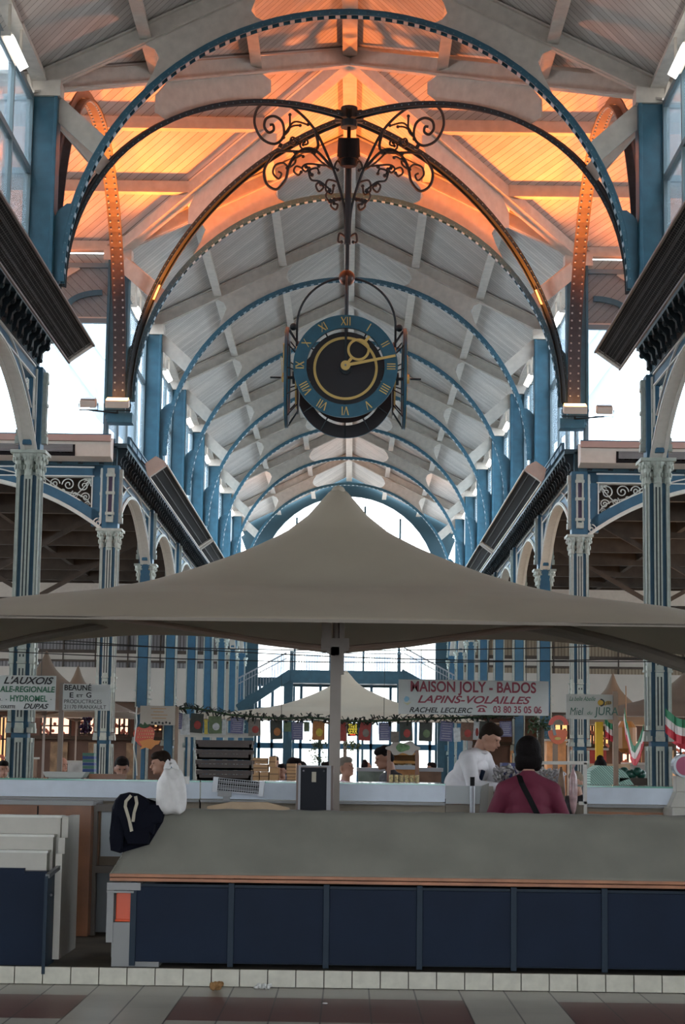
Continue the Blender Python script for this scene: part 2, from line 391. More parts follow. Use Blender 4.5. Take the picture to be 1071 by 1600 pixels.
# ---- roof frames: blue arch, cream rafters, gussets, struts, blue posts
R0, ZC0 = 4.60, 9.28
def arc(r, a0, a1, n, zc=ZC0): return [(r * math.cos(a0 + (a1 - a0) * i / n), 0, zc + r * math.sin(a0 + (a1 - a0) * i / n)) for i in range(n + 1)]
def zu(x): return 14.98 - SL * abs(x)
def make_frame(label, cat='roof arch', group=None):
    t = thing('roof_arch', (0, 0, 8.9), label, cat, group)
    for yo in (-.075, .075):
        pass
    b = B()
    b.ribbon(arc(R0 + .05, 0, PI, 48), .03, .19, (0, 1, 0))            # outer flange
    for yo in (-.08, .08): b.ribbon([(x, yo, z) for x, y, z in arc(R0, 0, PI, 48)], .075, .018, (0, 1, 0))
    rib = b.build('arch_rib', 'blue', t)
    b = B()
    for i in range(1, 90):
        a = PI * i / 90
        for yo in (-.09, .09): b.box((math.cos(a) * R0, yo, ZC0 + math.sin(a) * R0), (.022, .012, .022))
    b.build('rivets', mat_riv, rib)
    b = B()
    for i in range(1, 76):
        a = PI * i / 76; b.box((math.cos(a) * (R0 - .035), 0, ZC0 + math.sin(a) * (R0 - .035)), (.075, .13, .012), (0, -a + PI / 2, 0))
    o = b.build('lacing', mat('pale_lacing', (.20, .31, .38), .5), rib); o['kind'] = 'stuff'  # sky light reflecting on the lacing is put into its pale colour
    for s in (-1, 1):
        b = B(); b.bar((s * .0, 0, 15.15), (s * 5.25, 0, 15.15 - SL * 5.25), .05, .34)
        b.bar((0, 0, 14.99), (s * 5.25, 0, 14.99 - SL * 5.25), .20, .03); b.bar((0, 0, 15.30), (s * 5.25, 0, 15.30 - SL * 5.25), .20, .03); b.build('rafter', 'cream', t)
        # gusset plate where arch and rafter run close
        n = 14
        def row(x0, x1, f):
            out = []
            for i in range(n + 1):
                x = x0 + (x1 - x0) * i / n; lo = ZC0 + math.sqrt((R0 + .05) ** 2 - x * x); hi = zu(x) + .03; out.append((s * x, 0, lo + (hi - lo) * f))
            return out
        rws = [row(a_, c_, f_) for a_, c_, f_ in ((1.36, 3.42, 0), (1.54, 3.22, .25), (1.62, 3.12, .5), (1.56, 3.20, .75), (1.40, 3.40, 1))]
        b = B()
        for r1, r2 in zip(rws, rws[1:]): b.strip(r1, r2, (0, .03, 0))
        b.build('gusset_plate', 'cream', t)
        b = B(); b.bar((s * 4.86, 0, 12.30), (s * 4.02, 0, 11.55), .05, .34); b.build('strut', 'cream', t)
        b = B(); b.bb(s * 4.78, s * 5.16, -.14, .14, 8.85, 12.36)
        b.bb(s * 4.74, s * 4.80, -.19, .19, 8.95, 12.36); b.bb(s * 5.14, s * 5.20, -.19, .19, 8.95, 12.36)
        zs = [9.0, 9.4, 9.8, 10.2, 10.45, 10.52, 10.6]
        A = [(s * (math.sqrt((R0 + .05) ** 2 - max(0, z - ZC0) ** 2)), 0, z) for z in zs]; Bq = [(s * x, 0, z) for x, z in zip((4.8, 4.8, 4.8, 4.8, 4.72, 4.66, 4.56), zs)]
        b.strip(A, Bq, (0, .05, 0)); b.bb(s * 4.58, s * 5.12, -.2, .2, 8.78, 9.0); b.build('post', 'blue', t, bevel=.012)
        b = B(); b.bb(s * 4.7, s * 5.3, -.2, .2, 12.36, 12.62); b.build('bracket', 'cream', t)
    return t
mat_riv = mat('rivet_blue', (.10, .19, .24), .5)
frame = make_frame('nearest and largest blue arch spanning the hall in front of the clock, with cream rafters')
ORG_Z = 8.9
frame.location = (0, Z1, ORG_Z)
names = ['blue arch with cream rafters just behind the clock, on the far corner posts']
for k, Y in enumerate(YS[:-1]):
    lab = names[0] if k == 0 else '%s blue arch with cream rafters beyond the crossing' % ORD[k].replace('sixth', 'sixth and farthest')
    dup(frame, (0, Y, ORG_Z), 0, lab, 'roof arches receding beyond the clock')
for s in (-1, 1):
    for k in (1, 2):
        dup(frame, (s * (5 + BAY * k), YC, ORG_Z), PI / 2, 'blue roof arch across the %s side arm, %s one out from the crossing' % (SIDE[s], ORD[k - 1]), 'roof arches of the side arms')
# riveted arches on the two sides of the crossing
for s in (-1, 1):
    t = thing('riveted_arch', (s * 4.86, YC, 8.9), 'broad riveted arch along the %s side of the crossing, lit orange from below' % SIDE[s], 'riveted arch')
    pts = [(s * 4.86, YC + x, z) for x, y, z in arc(4.62, 0, PI, 40)]
    b = B(); b.ribbon(pts, .04, .27, (1, 0, 0)); b.ribbon([(p[0], YC + (p[1] - YC) * 1.03, p[2] + .10) for p in pts], .16, .03, (1, 0, 0)); rib = b.build('arch_rib', 'rust', t)
    b = B()
    for i in range(1, 90):
        a = PI * i / 90
        for e in (-.085, .085): b.ball((s * 4.86 + e, YC + math.cos(a) * 4.59, ZC0 + math.sin(a) * 4.59), .022, 6)
    b.build('rivets', 'rivet', rib)
# diagonal arches with their valley rafters
for k, (dx, lab) in enumerate(((1, 'dark diagonal arch from the near left corner of the crossing to the far right'), (-1, 'dark diagonal arch from the near right corner of the crossing to the far left'))):
    t = thing('diagonal_arch', (0, YC, 8.9), lab, 'diagonal arch')
    w = 4.66
    pts = [(dx * w * math.cos(a), YC + w * math.cos(a), ZC0 + R0 * math.sin(a)) for a in [PI * i / 56 for i in range(57)]]
    nrm = Vector((1, -dx, 0)).normalized()
    b = B(); b.ribbon([Vector(p) + Vector((0, 0, .03)) for p in pts], .03, .18, nrm)
    for e in (-.065, .065): b.ribbon([Vector(p) + nrm * e for p in pts], .09, .02, nrm)
    rib = b.build('arch_rib', 'darkiron', t)
    b = B()
    for i, p in enumerate(pts[1:-1]):
        b.ball(Vector(p) + nrm * .078, .014, 6); b.ball(Vector(p) - nrm * .078, .014, 6)
        q = (Vector(p) + Vector(pts[i + 2])) / 2; b.ball(q + nrm * .078, .014, 6); b.ball(q - nrm * .078, .014, 6)
    b.build('rivets', mat_riv, rib)
    for e in (-1, 1):
        p0 = Vector((0, YC, 15.1)); p1 = Vector((e * dx * 5.2, YC + e * 5.2, 15.1 - SL * 5.2))
        b = B(); b.bar(p0, p1, .06, .32); b.bar(p0 + Vector((0, 0, -.16)), p1 + Vector((0, 0, -.16)), .26, .035); b.build('valley_rafter', 'cream', t)
        A = []; Bq = []
        for i in range(11):
            u = 1.45 + 1.9 * i / 10; lo = ZC0 + R0 * math.sqrt(1 - (u / w) ** 2) + .03; hi = 14.95 - SL * u
            f = .4 if i in (0, 10) else 1; mid = (lo + hi) / 2
            A.append((e * dx * u, YC + e * u, mid + (lo - mid) * f)); Bq.append((e * dx * u, YC + e * u, mid + (hi - mid) * f))
        b = B(); b.strip(A, Bq, nrm * .03); b.build('gusset_plate', 'cream', t)
        q0 = Vector((e * dx * 4.9, YC + e * 4.9, 12.3)); q1 = Vector((e * dx * 4.05, YC + e * 4.05, 11.45))
        b = B(); b.bar(q0, q1, .05, .34); b.build('strut', 'cream', t)
# purlins and ridge beams (structure)
b = B()
def purl(x, y0, y1, w=.10, h=.24):
    z = 15.30 - SL * abs(x) - h / 2
    b.bb(x - w / 2, x + w / 2, y0, y1, z - h / 2, z + h / 2); b.bb(x - w, x + w, y0, y1, z - h / 2 - .02, z - h / 2 + .012)
for x in (-3.35, -1.7, 1.7, 3.35):
    purl(x, -7.9, YC - abs(x)); purl(x, YC + abs(x), YG)
purl(0, -7.9, YC, .14, .2); purl(0, YC, YG, .14, .2)
for x in (-5.05, 5.05): purl(x, -7.9, Z1, .12, .2); purl(x, Z2, YG, .12, .2)
struct(b.build('trim_3', 'cream'))
b = B()
for v in (-3.35, -1.7, 1.7, 3.35):
    for s in (-1, 1): purl(v, abs(v) * 1, 25.9) if s == 1 else purl(v, -25.9, -abs(v))
purl(0, -25.9, 25.9, .14, .2)
for v in (-5.05, 5.05): purl(v, 5, 25.9, .12, .2); purl(v, -25.9, -5, .12, .2)
o = b.build('trim_4', 'cream'); struct(o); o.location = T; o.rotation_euler = (0, 0, PI / 2)

# ---- columns
def make_column(label, plain=False):
    t = thing('iron_column', (0, 0, 0), label, 'column', 'blue and sage iron columns of the hall')
    b = B(); b.bb(-.13, .13, -.13, .13, 0, 6.1)
    if plain: b.bb(-.12, .12, -.20, .20, 0, 6.5)
    b.build('shaft', 'blueh', t)
    FACES = ((1, 0), (-1, 0)) if plain else ((0, -1), (0, 1), (1, 0), (-1, 0))
    w = B(); d = B()
    def pil(cx, cy, nx, ny, wd, z0, z1):       # one fluted pilaster face
        tx, ty = abs(ny), abs(nx)
        def pt(a, o, za, zb, wa, wo, B_):
            x = cx + tx * a + nx * o; y = cy + ty * a + ny * o
            B_.bb(x - (wa if tx else wo) / 2, x + (wa if tx else wo) / 2, y - (wa if ty else wo) / 2, y + (wa if ty else wo) / 2, za, zb)
        pt(0, 0, z0, z1, wd, .03, w)
        n = 2 if wd > .1 else 1
        for i in range(n):
            a = (i - (n - 1) / 2) * wd * .42
            pt(a, .0155, z0 + .07, z1 - .07, wd * (.17 if n == 2 else .38), .004, d)
    for nx, ny in FACES:
        for z0, z1 in ((.35, 1.95), (2.2, 3.1), (3.14, 3.32), (3.36, 6.1)):
            pil(nx * .165, ny * .165, nx, ny, .13, z0, z1)
            for s in (-1, 1): pil(nx * .15 + (s * .160 if ny else 0), ny * .15 + (s * .160 if nx else 0), nx, ny, .058, z0, z1)
    b = B()
    for nx, ny in FACES:
        b.box((nx * .165, ny * .165, 2.06), (.14, .14, .07)); b.box((nx * .165, ny * .165, 2.14), (.13, .13, .09), taper=.9)
        b.box((nx * .16, ny * .16, 3.12), (.14, .14, .03)); b.box((nx * .16, ny * .16, 3.34), (.14, .14, .03))
    for sx in (() if plain else (-1, 1)):
        for sy in (-1, 1):
            b.box((sx * .165, sy * .165, 2.07), (.08, .08, .08)); b.box((sx * .16, sy * .16, 3.23), (.07, .07, .25))
    b.build('ring', 'sage', t)
    pl_ = w.build('pilasters', 'sage', t); d.build('flutes', 'darkiron', pl_)
    b = B(); b.bb(-.26, .26, -.26, .26, 0, .3); b.bb(-.23, .23, -.23, .23, .3, .38); b.build('base', 'sage', t, bevel=.01)
    b = B()
    for nx in (-1, 0, 1):
        for ny in (-1, 0, 1):
            if (nx == 0 and ny == 0) or (plain and nx == 0): continue
            k = 1.0 if (nx == 0 or ny == 0) else .72
            cx, cy = nx * .15, ny * .15
            r = b; rr = .065 * k
            b.lathe([(rr, 6.08), (rr * 1.1, 6.10), (rr, 6.12), (rr * .95, 6.2), (rr * 1.15, 6.3), (rr * 1.75, 6.40), (rr * 1.9, 6.43)], (cx + nx * .012, cy + ny * .012, 0), 10)
            for a in range(8):
                an = a * PI / 4; b.ball((cx + math.cos(an) * rr * 1.2 + nx * .012, cy + math.sin(an) * rr * 1.2 + ny * .012, 6.22), (.016, .016, .045), 6)
                b.ball((cx + math.cos(an + .4) * rr * 1.6 + nx * .012, cy + math.sin(an + .4) * rr * 1.6 + ny * .012, 6.35), (.024, .024, .035), 6)
    if plain:
        for e in (-1, 1): b.box((e * .2, 0, 6.46), (.16, .5, .05))
    else: b.box((0, 0, 6.46), (.56, .56, .05)); b.box((0, 0, 6.41), (.46, .46, .05))
    b.build('capital', 'sage', t)
    b = B(); b.bb(-.17, .17, -.17, .17, 6.48, 7.85); pp = b.build('pier', 'blueh', t)
    b = B(); f = B()
    for nx, ny in FACES:
        def q(B_, a, o, z0, z1, wa, wo):
            x = nx * (.17 + o) + (a if ny else 0); y = ny * (.17 + o) + (a if nx else 0)
            B_.bb(x - (wa if ny else wo) / 2, x + (wa if ny else wo) / 2, y - (wa if nx else wo) / 2, y + (wa if nx else wo) / 2, z0, z1)
        for a in (-.06, .06): q(b, a, .03, 6.7, 7.7, .035, .06)
        for z in (6.78, 7.22, 7.6): q(b, 0, .035, z, z + .06, .19, .08)
        q(b, 0, .04, 6.62, 6.74, .15, .09); q(b, 0, .03, 7.66, 7.78, .15, .08); q(f, 0, .01, 6.84, 7.6, .085, .02)
    b.build('pier_mouldings', 'sage', pp); f.build('pier_panel', 'plum', pp)
    return t
first = None; first2 = None
posn = [(Z1, 'at the near corner of the crossing'), (Z2, 'at the far corner of the crossing')] + [(Y, '%s beyond the crossing' % ORD[k - 1]) for k, Y in enumerate(YS) if 0 < k < 7] + [(YG - .35, 'against the far end of the hall')]
for Y, w_ in posn:
    for s in (-1, 1):
        lab = 'blue fluted iron column, %s row, %s' % (SIDE[s], w_)
        if first is None: first = make_column(lab); first.location = (s * 5, Y, 0)
        elif Y < Z2 + 1: dup(first, (s * 5, Y, 0), 0, lab)
        elif first2 is None: first2 = make_column(lab, True); first2.location = (s * 5, Y, 0)
        else: dup(first2, (s * 5, Y, 0), 0, lab)
for s in (-1, 1):
    for k in (1,):
        dup(first, (s * (5 + BAY * k), Z2, 0), 0, 'outer blue iron column standing in line beside the %s far corner of the crossing' % SIDE[s])
    dup(first, (s * 5, Z1 - BAY, 0), 0, 'iron column of the %s row nearest the camera, outside the frame' % SIDE[s])
# ---- arcade arches with scroll panels
HB = BAY / 2 - .17; RISE = 1.14; RA = (HB * HB + RISE * RISE) / (2 * RISE)
def zin(x, e=0): return 6.5 + RISE - RA + math.sqrt(max(0, (RA + e) ** 2 - x * x))
def spiral(cx, cz, r, a0, turns, n=26, y=0, flip=1):
    return [(cx + r * (1 - i / n * .86) * math.cos(a0 + flip * turns * 2 * PI * i / n), y, cz + r * (1 - i / n * .86) * math.sin(a0 + flip * turns * 2 * PI * i / n)) for i in range(n + 1)]
HB = BAY / 2 - .17
def make_arcade(label, grp):
    t = thing('arcade_arch', (0, 0, 6.5), label, 'arcade arch', grp)
    b = B(); n = 28
    I = [(-HB + 2 * HB * i / n, 0, zin(-HB + 2 * HB * i / n)) for i in range(n + 1)]
    O = [(x, 0, min(7.80, zin(x, .23))) for x, y, z in I]
    b.strip(I, O, (0, .14, 0))
    b.bb(-HB, HB, -.07, .07, 7.62, 7.85)
    for s in (-1, 1): b.bb(s * (HB - .24), s * HB, -.07, .07, 6.55, 7.85)
    b.build('arch_web', 'blueh', t)
    b = B()
    for yo in (-.085, .085):
        b.ribbon([(x, yo, z - .02) for x, y, z in I], .07, .05, (0, 1, 0))
        b.ribbon([(x, yo, z) for x, y, z in O[2:-2]], .025, .03, (0, 1, 0))
        b.bb(-HB + .2, HB - .2, yo - .015, yo + .015, 7.80, 7.83); b.bb(-HB + .2, HB - .2, yo - .015, yo + .015, 7.61, 7.635)
        for s in (-1, 1): b.bb(s * (HB - .02), s * (HB - .06), yo - .015, yo + .015, 6.6, 7.8); b.bb(s * (HB - .25), s * (HB - .225), yo - .015, yo + .015, 6.95, 7.62)
        for s in (-1, 1): b.ribbon([(s * HB - s * .1 + x, yo, z) for x, y, z in spiral(0, 6.62, .1, PI / 2, 1.3, y=0, flip=s)], .02, .04, (0, 1, 0))
    b.ribbon([(x, 0, z - .03) for x, y, z in I], .03, .26, (0, 1, 0))
    b.build('white_moulding', 'trimw', t)
    for s in (-1, 1):
        b = B(); xe = HB - .26; zt = 7.6
        def inn(x): return zin(x, .25)
        for cx, cz, r, a0, fl in ((xe - .17, zt - .17, .155, 0, 1), (xe - .12, zt - .42, .105, PI, -1), (xe - .09, zt - .58, .07, 0, 1), (xe - .50, zt - .15, .14, PI, -1), (xe - .36, zt - .37, .09, 2, 1), (xe - .80, zt - .13, .115, 0, 1), (xe - .62, zt - .29, .06, PI, 1), (xe - 1.06, zt - .10, .085, PI, -1), (xe - 1.28, zt - .075, .06, 0, 1)):
            b.tube([(s * x, 0, z) for x, y, z in spiral(cx, cz, r, a0, 1.6, flip=fl)], .013, 5)
        b.tube([(s * x, 0, inn(x) + .04 + .05 * math.sin(x * 7)) for x in [xe - 1.2 + 1.15 * i / 20 for i in range(21)]], .014, 5)
        b.tube([(s * (xe - .02 - .5 * i / 12), 0, zt - .02 - .42 * math.sin(i / 12 * PI / 2)) for i in range(13)], .013, 5)
        for i in range(5): b.tube([(s * (xe - .02), 0, zt - .02), (s * (xe - .02 - .16 * math.cos(i * PI / 8)), 0, zt - .02 - .16 * math.sin(i * PI / 8))], .009, 4)
        b.build('scroll_panel', 'trimw', t)
    return t
arc0 = None
def add_arc(loc, rz, lab, grp):
    global arc0
    if arc0 is None: arc0 = make_arcade(lab, grp); arc0.location = loc; arc0.rotation_euler = (0, 0, rz)
    else: dup(arc0, loc, rz, lab, grp)
for s in (-1, 1):
    add_arc((s * (5 + BAY / 2), Z2, 6.5), 0, 'wide blue arcade arch with white scrollwork facing the camera on the %s' % SIDE[s], 'arcade arches of the side arms')
    add_arc((s * (5 + BAY * 1.5), Z2, 6.5), 0, 'outer arcade arch far out on the %s side of the crossing' % SIDE[s], 'arcade arches of the side arms')
    add_arc((s * 5, Z1 - BAY / 2, 6.5), PI / 2, 'nearest dark arcade arch cut by the %s edge of the picture, under the big heater' % SIDE[s], 'arcade arches along the hall')
    for k in range(7):
        add_arc((s * 5, Z2 + BAY * (k + .5), 6.5), PI / 2, '%s arcade arch beyond the crossing on the %s' % (ORD[k].capitalize(), SIDE[s]), 'arcade arches along the hall')
# ---- cornice above each arcade: beam, hanging brackets, gutter
tn = 5
def cornice(L, x0, y0, rz, inner):
    global tn
    b = B(); b.bb(0, L, -.09, .09, 7.86, 8.30); b.bb(0, L, -.30, .30, 8.26, 8.36)
    o = b.build('trim_%d' % tn, 'blued'); tn += 1; struct(o); o.location = (x0, y0, 0); o.rotation_euler = (0, 0, rz)
    b = B(); n = int(L / .44)
    for i in range(n):
        x = (i + .5) * L / n
        for sg in (-1, 1):
            b.prism([(x, sg * .09, 8.26), (x, sg * .30, 8.26), (x, sg * .27, 8.16), (x, sg * .17, 8.06), (x, sg * .14, 7.92), (x, sg * .09, 7.88)], (.10, 0, 0))
            b.ball((x, sg * .24, 8.14), .055, 8); b.ball((x, sg * .14, 7.93), .04, 8)
            b.ball((x + .22, sg * .1, 8.05), (.09, .04, .09), 8)
    o = b.build('trim_%d' % tn, 'darkiron'); tn += 1; struct(o); o.location = (x0, y0, 0); o.rotation_euler = (0, 0, rz)
    b = B()
    for sg in (-1, 1):
        b.bb(0, L, sg * .30, sg * .36, 8.34, 8.50); b.bb(0, L, sg * .37, sg * .39, 8.46, 8.49)
        for i in range(int(L / .9)): b.bb(.45 + i * .9, .50 + i * .9, sg * .36, sg * .375, 8.34, 8.48)
    o = b.build('trim_%d' % tn, 'blueh'); tn += 1; struct(o); o.location = (x0, y0, 0); o.rotation_euler = (0, 0, rz)
for s in (-1, 1):
    cornice(YG - Z2, s * 5, Z2, PI / 2, 0); cornice(Z1 - 8, s * 5, 8, PI / 2, 0)
    cornice(20.6, 5.0 if s > 0 else -25.6, Z2, 0, 0)
# ---- clerestory windows: frame and panes between posts
wn = 1
def make_window(L=6.66):
    b = B()
    for x in (0, L * .25, L * .5, L * .75, L): b.bb(x - .035, x + .035, -.05, .05, 8.36, 12.35)
    for z in (8.40, 11.08, 12.32): b.bb(0, L, -.05, .05, z - .05, z + .05)
    fr = b.build('window_1', mat('window_frame_paint', (.16, .22, .25), .5)); struct(fr)
    b = B(); b.bb(.03, L - .03, -.006, .006, 8.44, 12.3); pn = b.build('pane', 'pane'); pn.parent = fr
    return fr
win = make_window()
def add_win(x, y, rz):
    global wn
    if wn == 1: o = win; o.location = (x, y, 0); o.rotation_euler = (0, 0, rz)
    else:
        o = dup(win, (x, y, 0), rz); o.name = 'window_%d' % wn
    wn += 1
for s in (-1, 1):
    for k in range(7): add_win(s * 5.18, Z2 + BAY * k + .2, PI / 2)
    add_win(s * 5.18, Z1 - BAY + .2, PI / 2)
    struct(B().bb(s * 5.1, s * 5.2, -8, Z1 - BAY, 8.3, 12.7).build('wall_upper_%s' % SIDE[s], 'beigew'))  # unseen blank wall instead of windows, put in to dim the foreground
    for k in range(2):
        x = (5 + BAY * k + .2) if s > 0 else (-5 - BAY * (k + 1) + .2)
        add_win(x, Z2 + .18, 0); add_win(x, Z1 - .18, 0)
# ---- aisles: roofs, end walls, outer walls
for s in (-1, 1):
    a, c = (5.4, 26) if s > 0 else (-26, -5.4)
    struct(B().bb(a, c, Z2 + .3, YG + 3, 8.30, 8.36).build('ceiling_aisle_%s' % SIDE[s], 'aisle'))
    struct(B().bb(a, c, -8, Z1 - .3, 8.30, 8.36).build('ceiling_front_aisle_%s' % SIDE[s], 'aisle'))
    b = B()
    for Y in [Z2 + BAY * (k + .5) for k in range(7)] + YS[1:-1]: b.bb(a, c, Y - .1, Y + .1, 7.75, 8.25)
    for x in (9, 13, 17, 21): b.bb(s * x - .07, s * x + .07, Z2 + .4, YG, 7.9, 8.25)
    for x in (9, 16):
        for Y in YS[1:3]: b.bar((s * x, Y, 6.2), (s * (x + 3), Y, 7.9), .12, .12); b.bar((s * x, Y, 6.2), (s * (x - 3), Y, 7.9), .12, .12)
    struct(b.build('trim_%d' % tn, 'darkwood')); tn += 1
    b = B()
    for Y in (63.0,): b.bb(a, c, Y - .08, Y + .08, 7.05, 7.55 if Y < 70 else 7.35)
    struct(b.build('trim_%d' % tn, 'beige')); tn += 1
# far gable wall
b = B()
def gp(x, z): return (x, YG + .3, z)
RW, ZW = 4.30, 10.0
n = 24; A = []; Bq = []
for i in range(n + 1):
    a = PI * i / n; x = RW * math.cos(a); z = ZW + RW * math.sin(a) * 1.02; A.append(gp(x, z)); xq = max(-E, min(E, x * 1.26)); Bq.append(gp(xq, zr(xq) + .05))
b.strip(A, Bq, (0, .2, 0)); 
for s in (-1, 1): b.bb(s * RW, s * E, YG + .2, YG + .4, 0, ZW + .05)
struct(b.build('wall_back', mat('gable_blue', (.018, .055, .075), .5)))
b = B()
for x in (-4.3, -2.5, -.8, .8, 2.5, 4.3): b.bb(x - .05, x + .05, YG + .25, YG + .4, 0, ZW + 4.2 - abs(x) * .35)
for z in (4.1, 7.8, ZW): b.bb(-4.3, 4.3, YG + .25, YG + .4, z - .07, z + .07)
o = b.build('window_%d' % wn, 'blued'); struct(o); wn += 1
q = B().bb(-4.3, 4.3, YG + .31, YG + .32, 0, ZW).build('pane', 'clearpane'); q.parent = o
# buildings outside, seen through the far glazing
b = B(); b.bb(-9, 9, 128, 132, 0, 14.5)
of = b.build('stone_building', mat('pale_stone', (.78, .75, .66), .8, var=.1, scale=.4)); tag(of, 'pale stone building across the street, seen through the far end windows', 'building')
b = B()
for x in (-7.2, -4.8, -2.4, 0, 2.4, 4.8, 7.2):
    for z in (4.5, 8, 11.4): b.bb(x - .5, x + .5, 127.9, 128.05, z - .9, z + .9)
w_ = b.build('windows', mat('dull_glass', (.30, .36, .42), .2)); w_.parent = of
# end walls of the aisles
for s in (-1, 1):
    a, c = (5.2, 26) if s > 0 else (-26, -5.2)
    b = B()
    b.bb(a, c, YG, YG + .3, 4.0, 5.95); b.bb(a, c, YG, YG + .3, 6.3, 6.75); b.bb(a, c, YG + .1, YG + .3, 0, 4.1); b.bb(a, c, YG, YG + .3, 7.95, 8.3)
    struct(b.build('wall_end_%s' % SIDE[s], 'beigew'))
    b = B(); b.bb(a, c, YG + .05, YG + .2, 5.95, 6.3); b.bb(a, c, YG + .05, YG + .2, 6.75, 7.95)
    cur = wave_lines(mat('striped_curtain_%s' % SIDE[s], (.19, .18, .18) if s < 0 else (.24, .19, .13), .8), (1, 0, 0), .16, .25, (.06, .055, .055) if s < 0 else (.12, .085, .055))
    o = b.build('window_%d' % wn, cur); struct(o); wn += 1
    b = B(); b.bb(a, c, YG - .12, YG, 6.62, 6.78); b.bb(a, c, YG - .15, YG, 6.2, 6.3)
    for i in range(14): b.bb(a + i * 1.55, a + i * 1.55 + .06, YG - .03, YG + .05, 5.95, 7.95)
    struct(b.build('trim_%d' % tn, 'brownwood' if False else 'darkwood')); tn += 1
    bw = B(); bw.bb(s * 26, s * 26.3, -8, YG + .3, 0, 4.2); bw.bb(s * 26, s * 26.3, -8, YG + .3, 8.0, 8.4)
    for i in range(14): bw.bb(s * 26, s * 26.3, -8 + i * 7.07, -7.3 + i * 7.07, 4.2, 8.0)
    struct(bw.build('wall_%s' % SIDE[s], 'beigew'))
bw = B(); bw.bb(-26, 26, -8.3, -8, 0, 1.0); bw.bb(-6, 6, -8.3, -8, 6.6, 8.4)
for x0, x1 in ((-26, -6), (6, 26)): bw.bb(x0, x1, -8.3, -8, 1, 8.4)
for x in (-3.2, 3.2): bw.bb(x - .2, x + .2, -8.3, -8, 1, 9)
bw.bb(-6, 6, -8.3, -8, 5.2, 6.7)
struct(B().bb(-5.3, 5.3, -8.3, -8, 8.3, 15.4).build('wall_front_gable', 'beigew'))
struct(bw.build('wall_front', 'beigew'))
for s in (-1, 1): struct(B().bb(s * 26, s * 26.2, YC - 5.4, YC + 5.4, 8.3, 15.4).build('wall_end_arm_%s' % SIDE[s], 'beigew'))
# added unseen slabs that block daylight from the near clerestory and side arms
for s in (-1, 1): struct(B().bb(s * 8.0, s * 8.4, -8, 27.2, 8.4, 16).bb(s * 8.4, s * 26, 26.8, 27.2, 8.4, 16).build('wall_outer_%s' % SIDE[s], 'beigew'))
# boarded infill, and an added sheet dimming the sky behind the side arms' windows
for s in (-1, 1):
    b = B(); b.bb(s * 5.2, s * 19.1, Z2 + .24, Z2 + .3, 11.15, 12.6); o = b.build('wall_gable_%s' % SIDE[s], wave_lines(mat('infill_board_%s' % SIDE[s], (.50, .45, .41), .75, var=.06), (-s, 0, 1), .2, .08, (.16, .13, .11))); struct(o)
    b = B(); b.bar((s * 5.9, Z2 + .2, 12.3), (s * 7.6, Z2 + .2, 11.2), .06, .14); b.bb(s * 5.2, s * 12, Z2 + .16, Z2 + .26, 11.05, 11.17); struct(b.build('trim_%d' % tn, 'cream')); tn += 1
    b = B(); b.ribbon([(s * (5.35 + .75 * math.sin(a)), Z2 + .12, 11.35 + .35 * math.cos(a)) for a in [.0 + 1.3 * i / 12 for i in range(13)]], .12, .06, (0, 1, 0)); struct(b.build('trim_%d' % tn, 'blue')); tn += 1
    sg = lambda px: px if s < 0 else 1066 - px
    b = B(); b.prism([P(sg(x), y, 52) for x, y in ((40, 470), (215, 470), (215, 705), (152, 655), (100, 575), (78, 530))], (0, .3, 0)); o = b.build('zinc_roof', mat('zinc_roof_%s' % SIDE[s], (.30, .36, .43), .5, var=.15)); tag(o, 'grey blue zinc roof slope outside, seen through the %s side arm windows' % SIDE[s], 'roof')
    b = B(); b.bar(P(sg(78), 520, 51.8), P(sg(165), 640, 51.8), .12, .12, (0, 1, 0)); b.bar(P(sg(120), 500, 51.8), P(sg(165), 560, 51.8), .08, .08, (0, 1, 0)); b.build('roof_rib', 'sage', o)
# bright louvre openings high on the left aisle
# ================================================================ THE CLOCK AND ITS HANGER
CZ = 8.80; HS = 1.08
hang = thing('clock_hanger', (0, YC, 10), 'dark iron stem with hoops that holds the four faced clock', 'clock hanger')
b = B(); b.cyl((0, YC, 9.7), (0, YC, 13.9), .038); b.cyl((0, YC, 11.4), (0, YC, 12.9), .062); b.build('stem', 'darkiron', hang)
b = B(); b.ball((0, YC, 10.74), .155, 20); b.build('ball', mat('rusty_ball', (.05, .022, .016), .35), hang)
for ang in (0, PI / 2):
    pts = []
    for i in range(33):
        a = PI * i / 32; x = .93 * math.cos(a); z = 9.82 + .92 * math.sin(a); pts.append((x, z))
    pts = [(.93, 8.7)] + pts + [(-.93, 8.7)]
    b = B(); b.tube([(x * math.cos(ang), YC + x * math.sin(ang), z) for x, z in pts], .022, 8); b.build('hoop', 'darkiron', hang)
b = B()
for s in (-1, 1): b.ball((s * 1.0, YC, 9.78), .07, 12); b.cyl((s * .93, YC, 8.8), (s * 1.42, YC, 8.8), .018)
b.build('small_balls', 'darkiron', hang)
def roman(b, c, ang, txt, R, y, m):
    # numeral strokes, upright towards the rim
    h = .155; wd = {'I': .034, 'V': .085, 'X': .085}
    tot = sum(wd[k] for k in txt) + .012 * (len(txt) - 1); u = -tot / 2
    ca, sa = math.sin(ang), math.cos(ang)           # outward direction (x, z)
    def T2(a, v): return (c[0] + ca * (R + v) + sa * a, y, c[2] + sa * (R + v) - ca * a)
    for k in txt:
        w = wd[k]; m_ = u + w / 2
        if k == 'I': segs = [((m_, -h / 2), (m_, h / 2), .017)]
        elif k == 'V': segs = [((u, h / 2), (m_, -h / 2), .020), ((u + w, h / 2), (m_, -h / 2), .011)]
        else: segs = [((u, h / 2), (u + w, -h / 2), .020), ((u + w, h / 2), (u, -h / 2), .011)]
        for p, q, t in segs: b.bar(T2(*p), T2(*q), t, .012, (0, 1, 0))
        u += w + .012
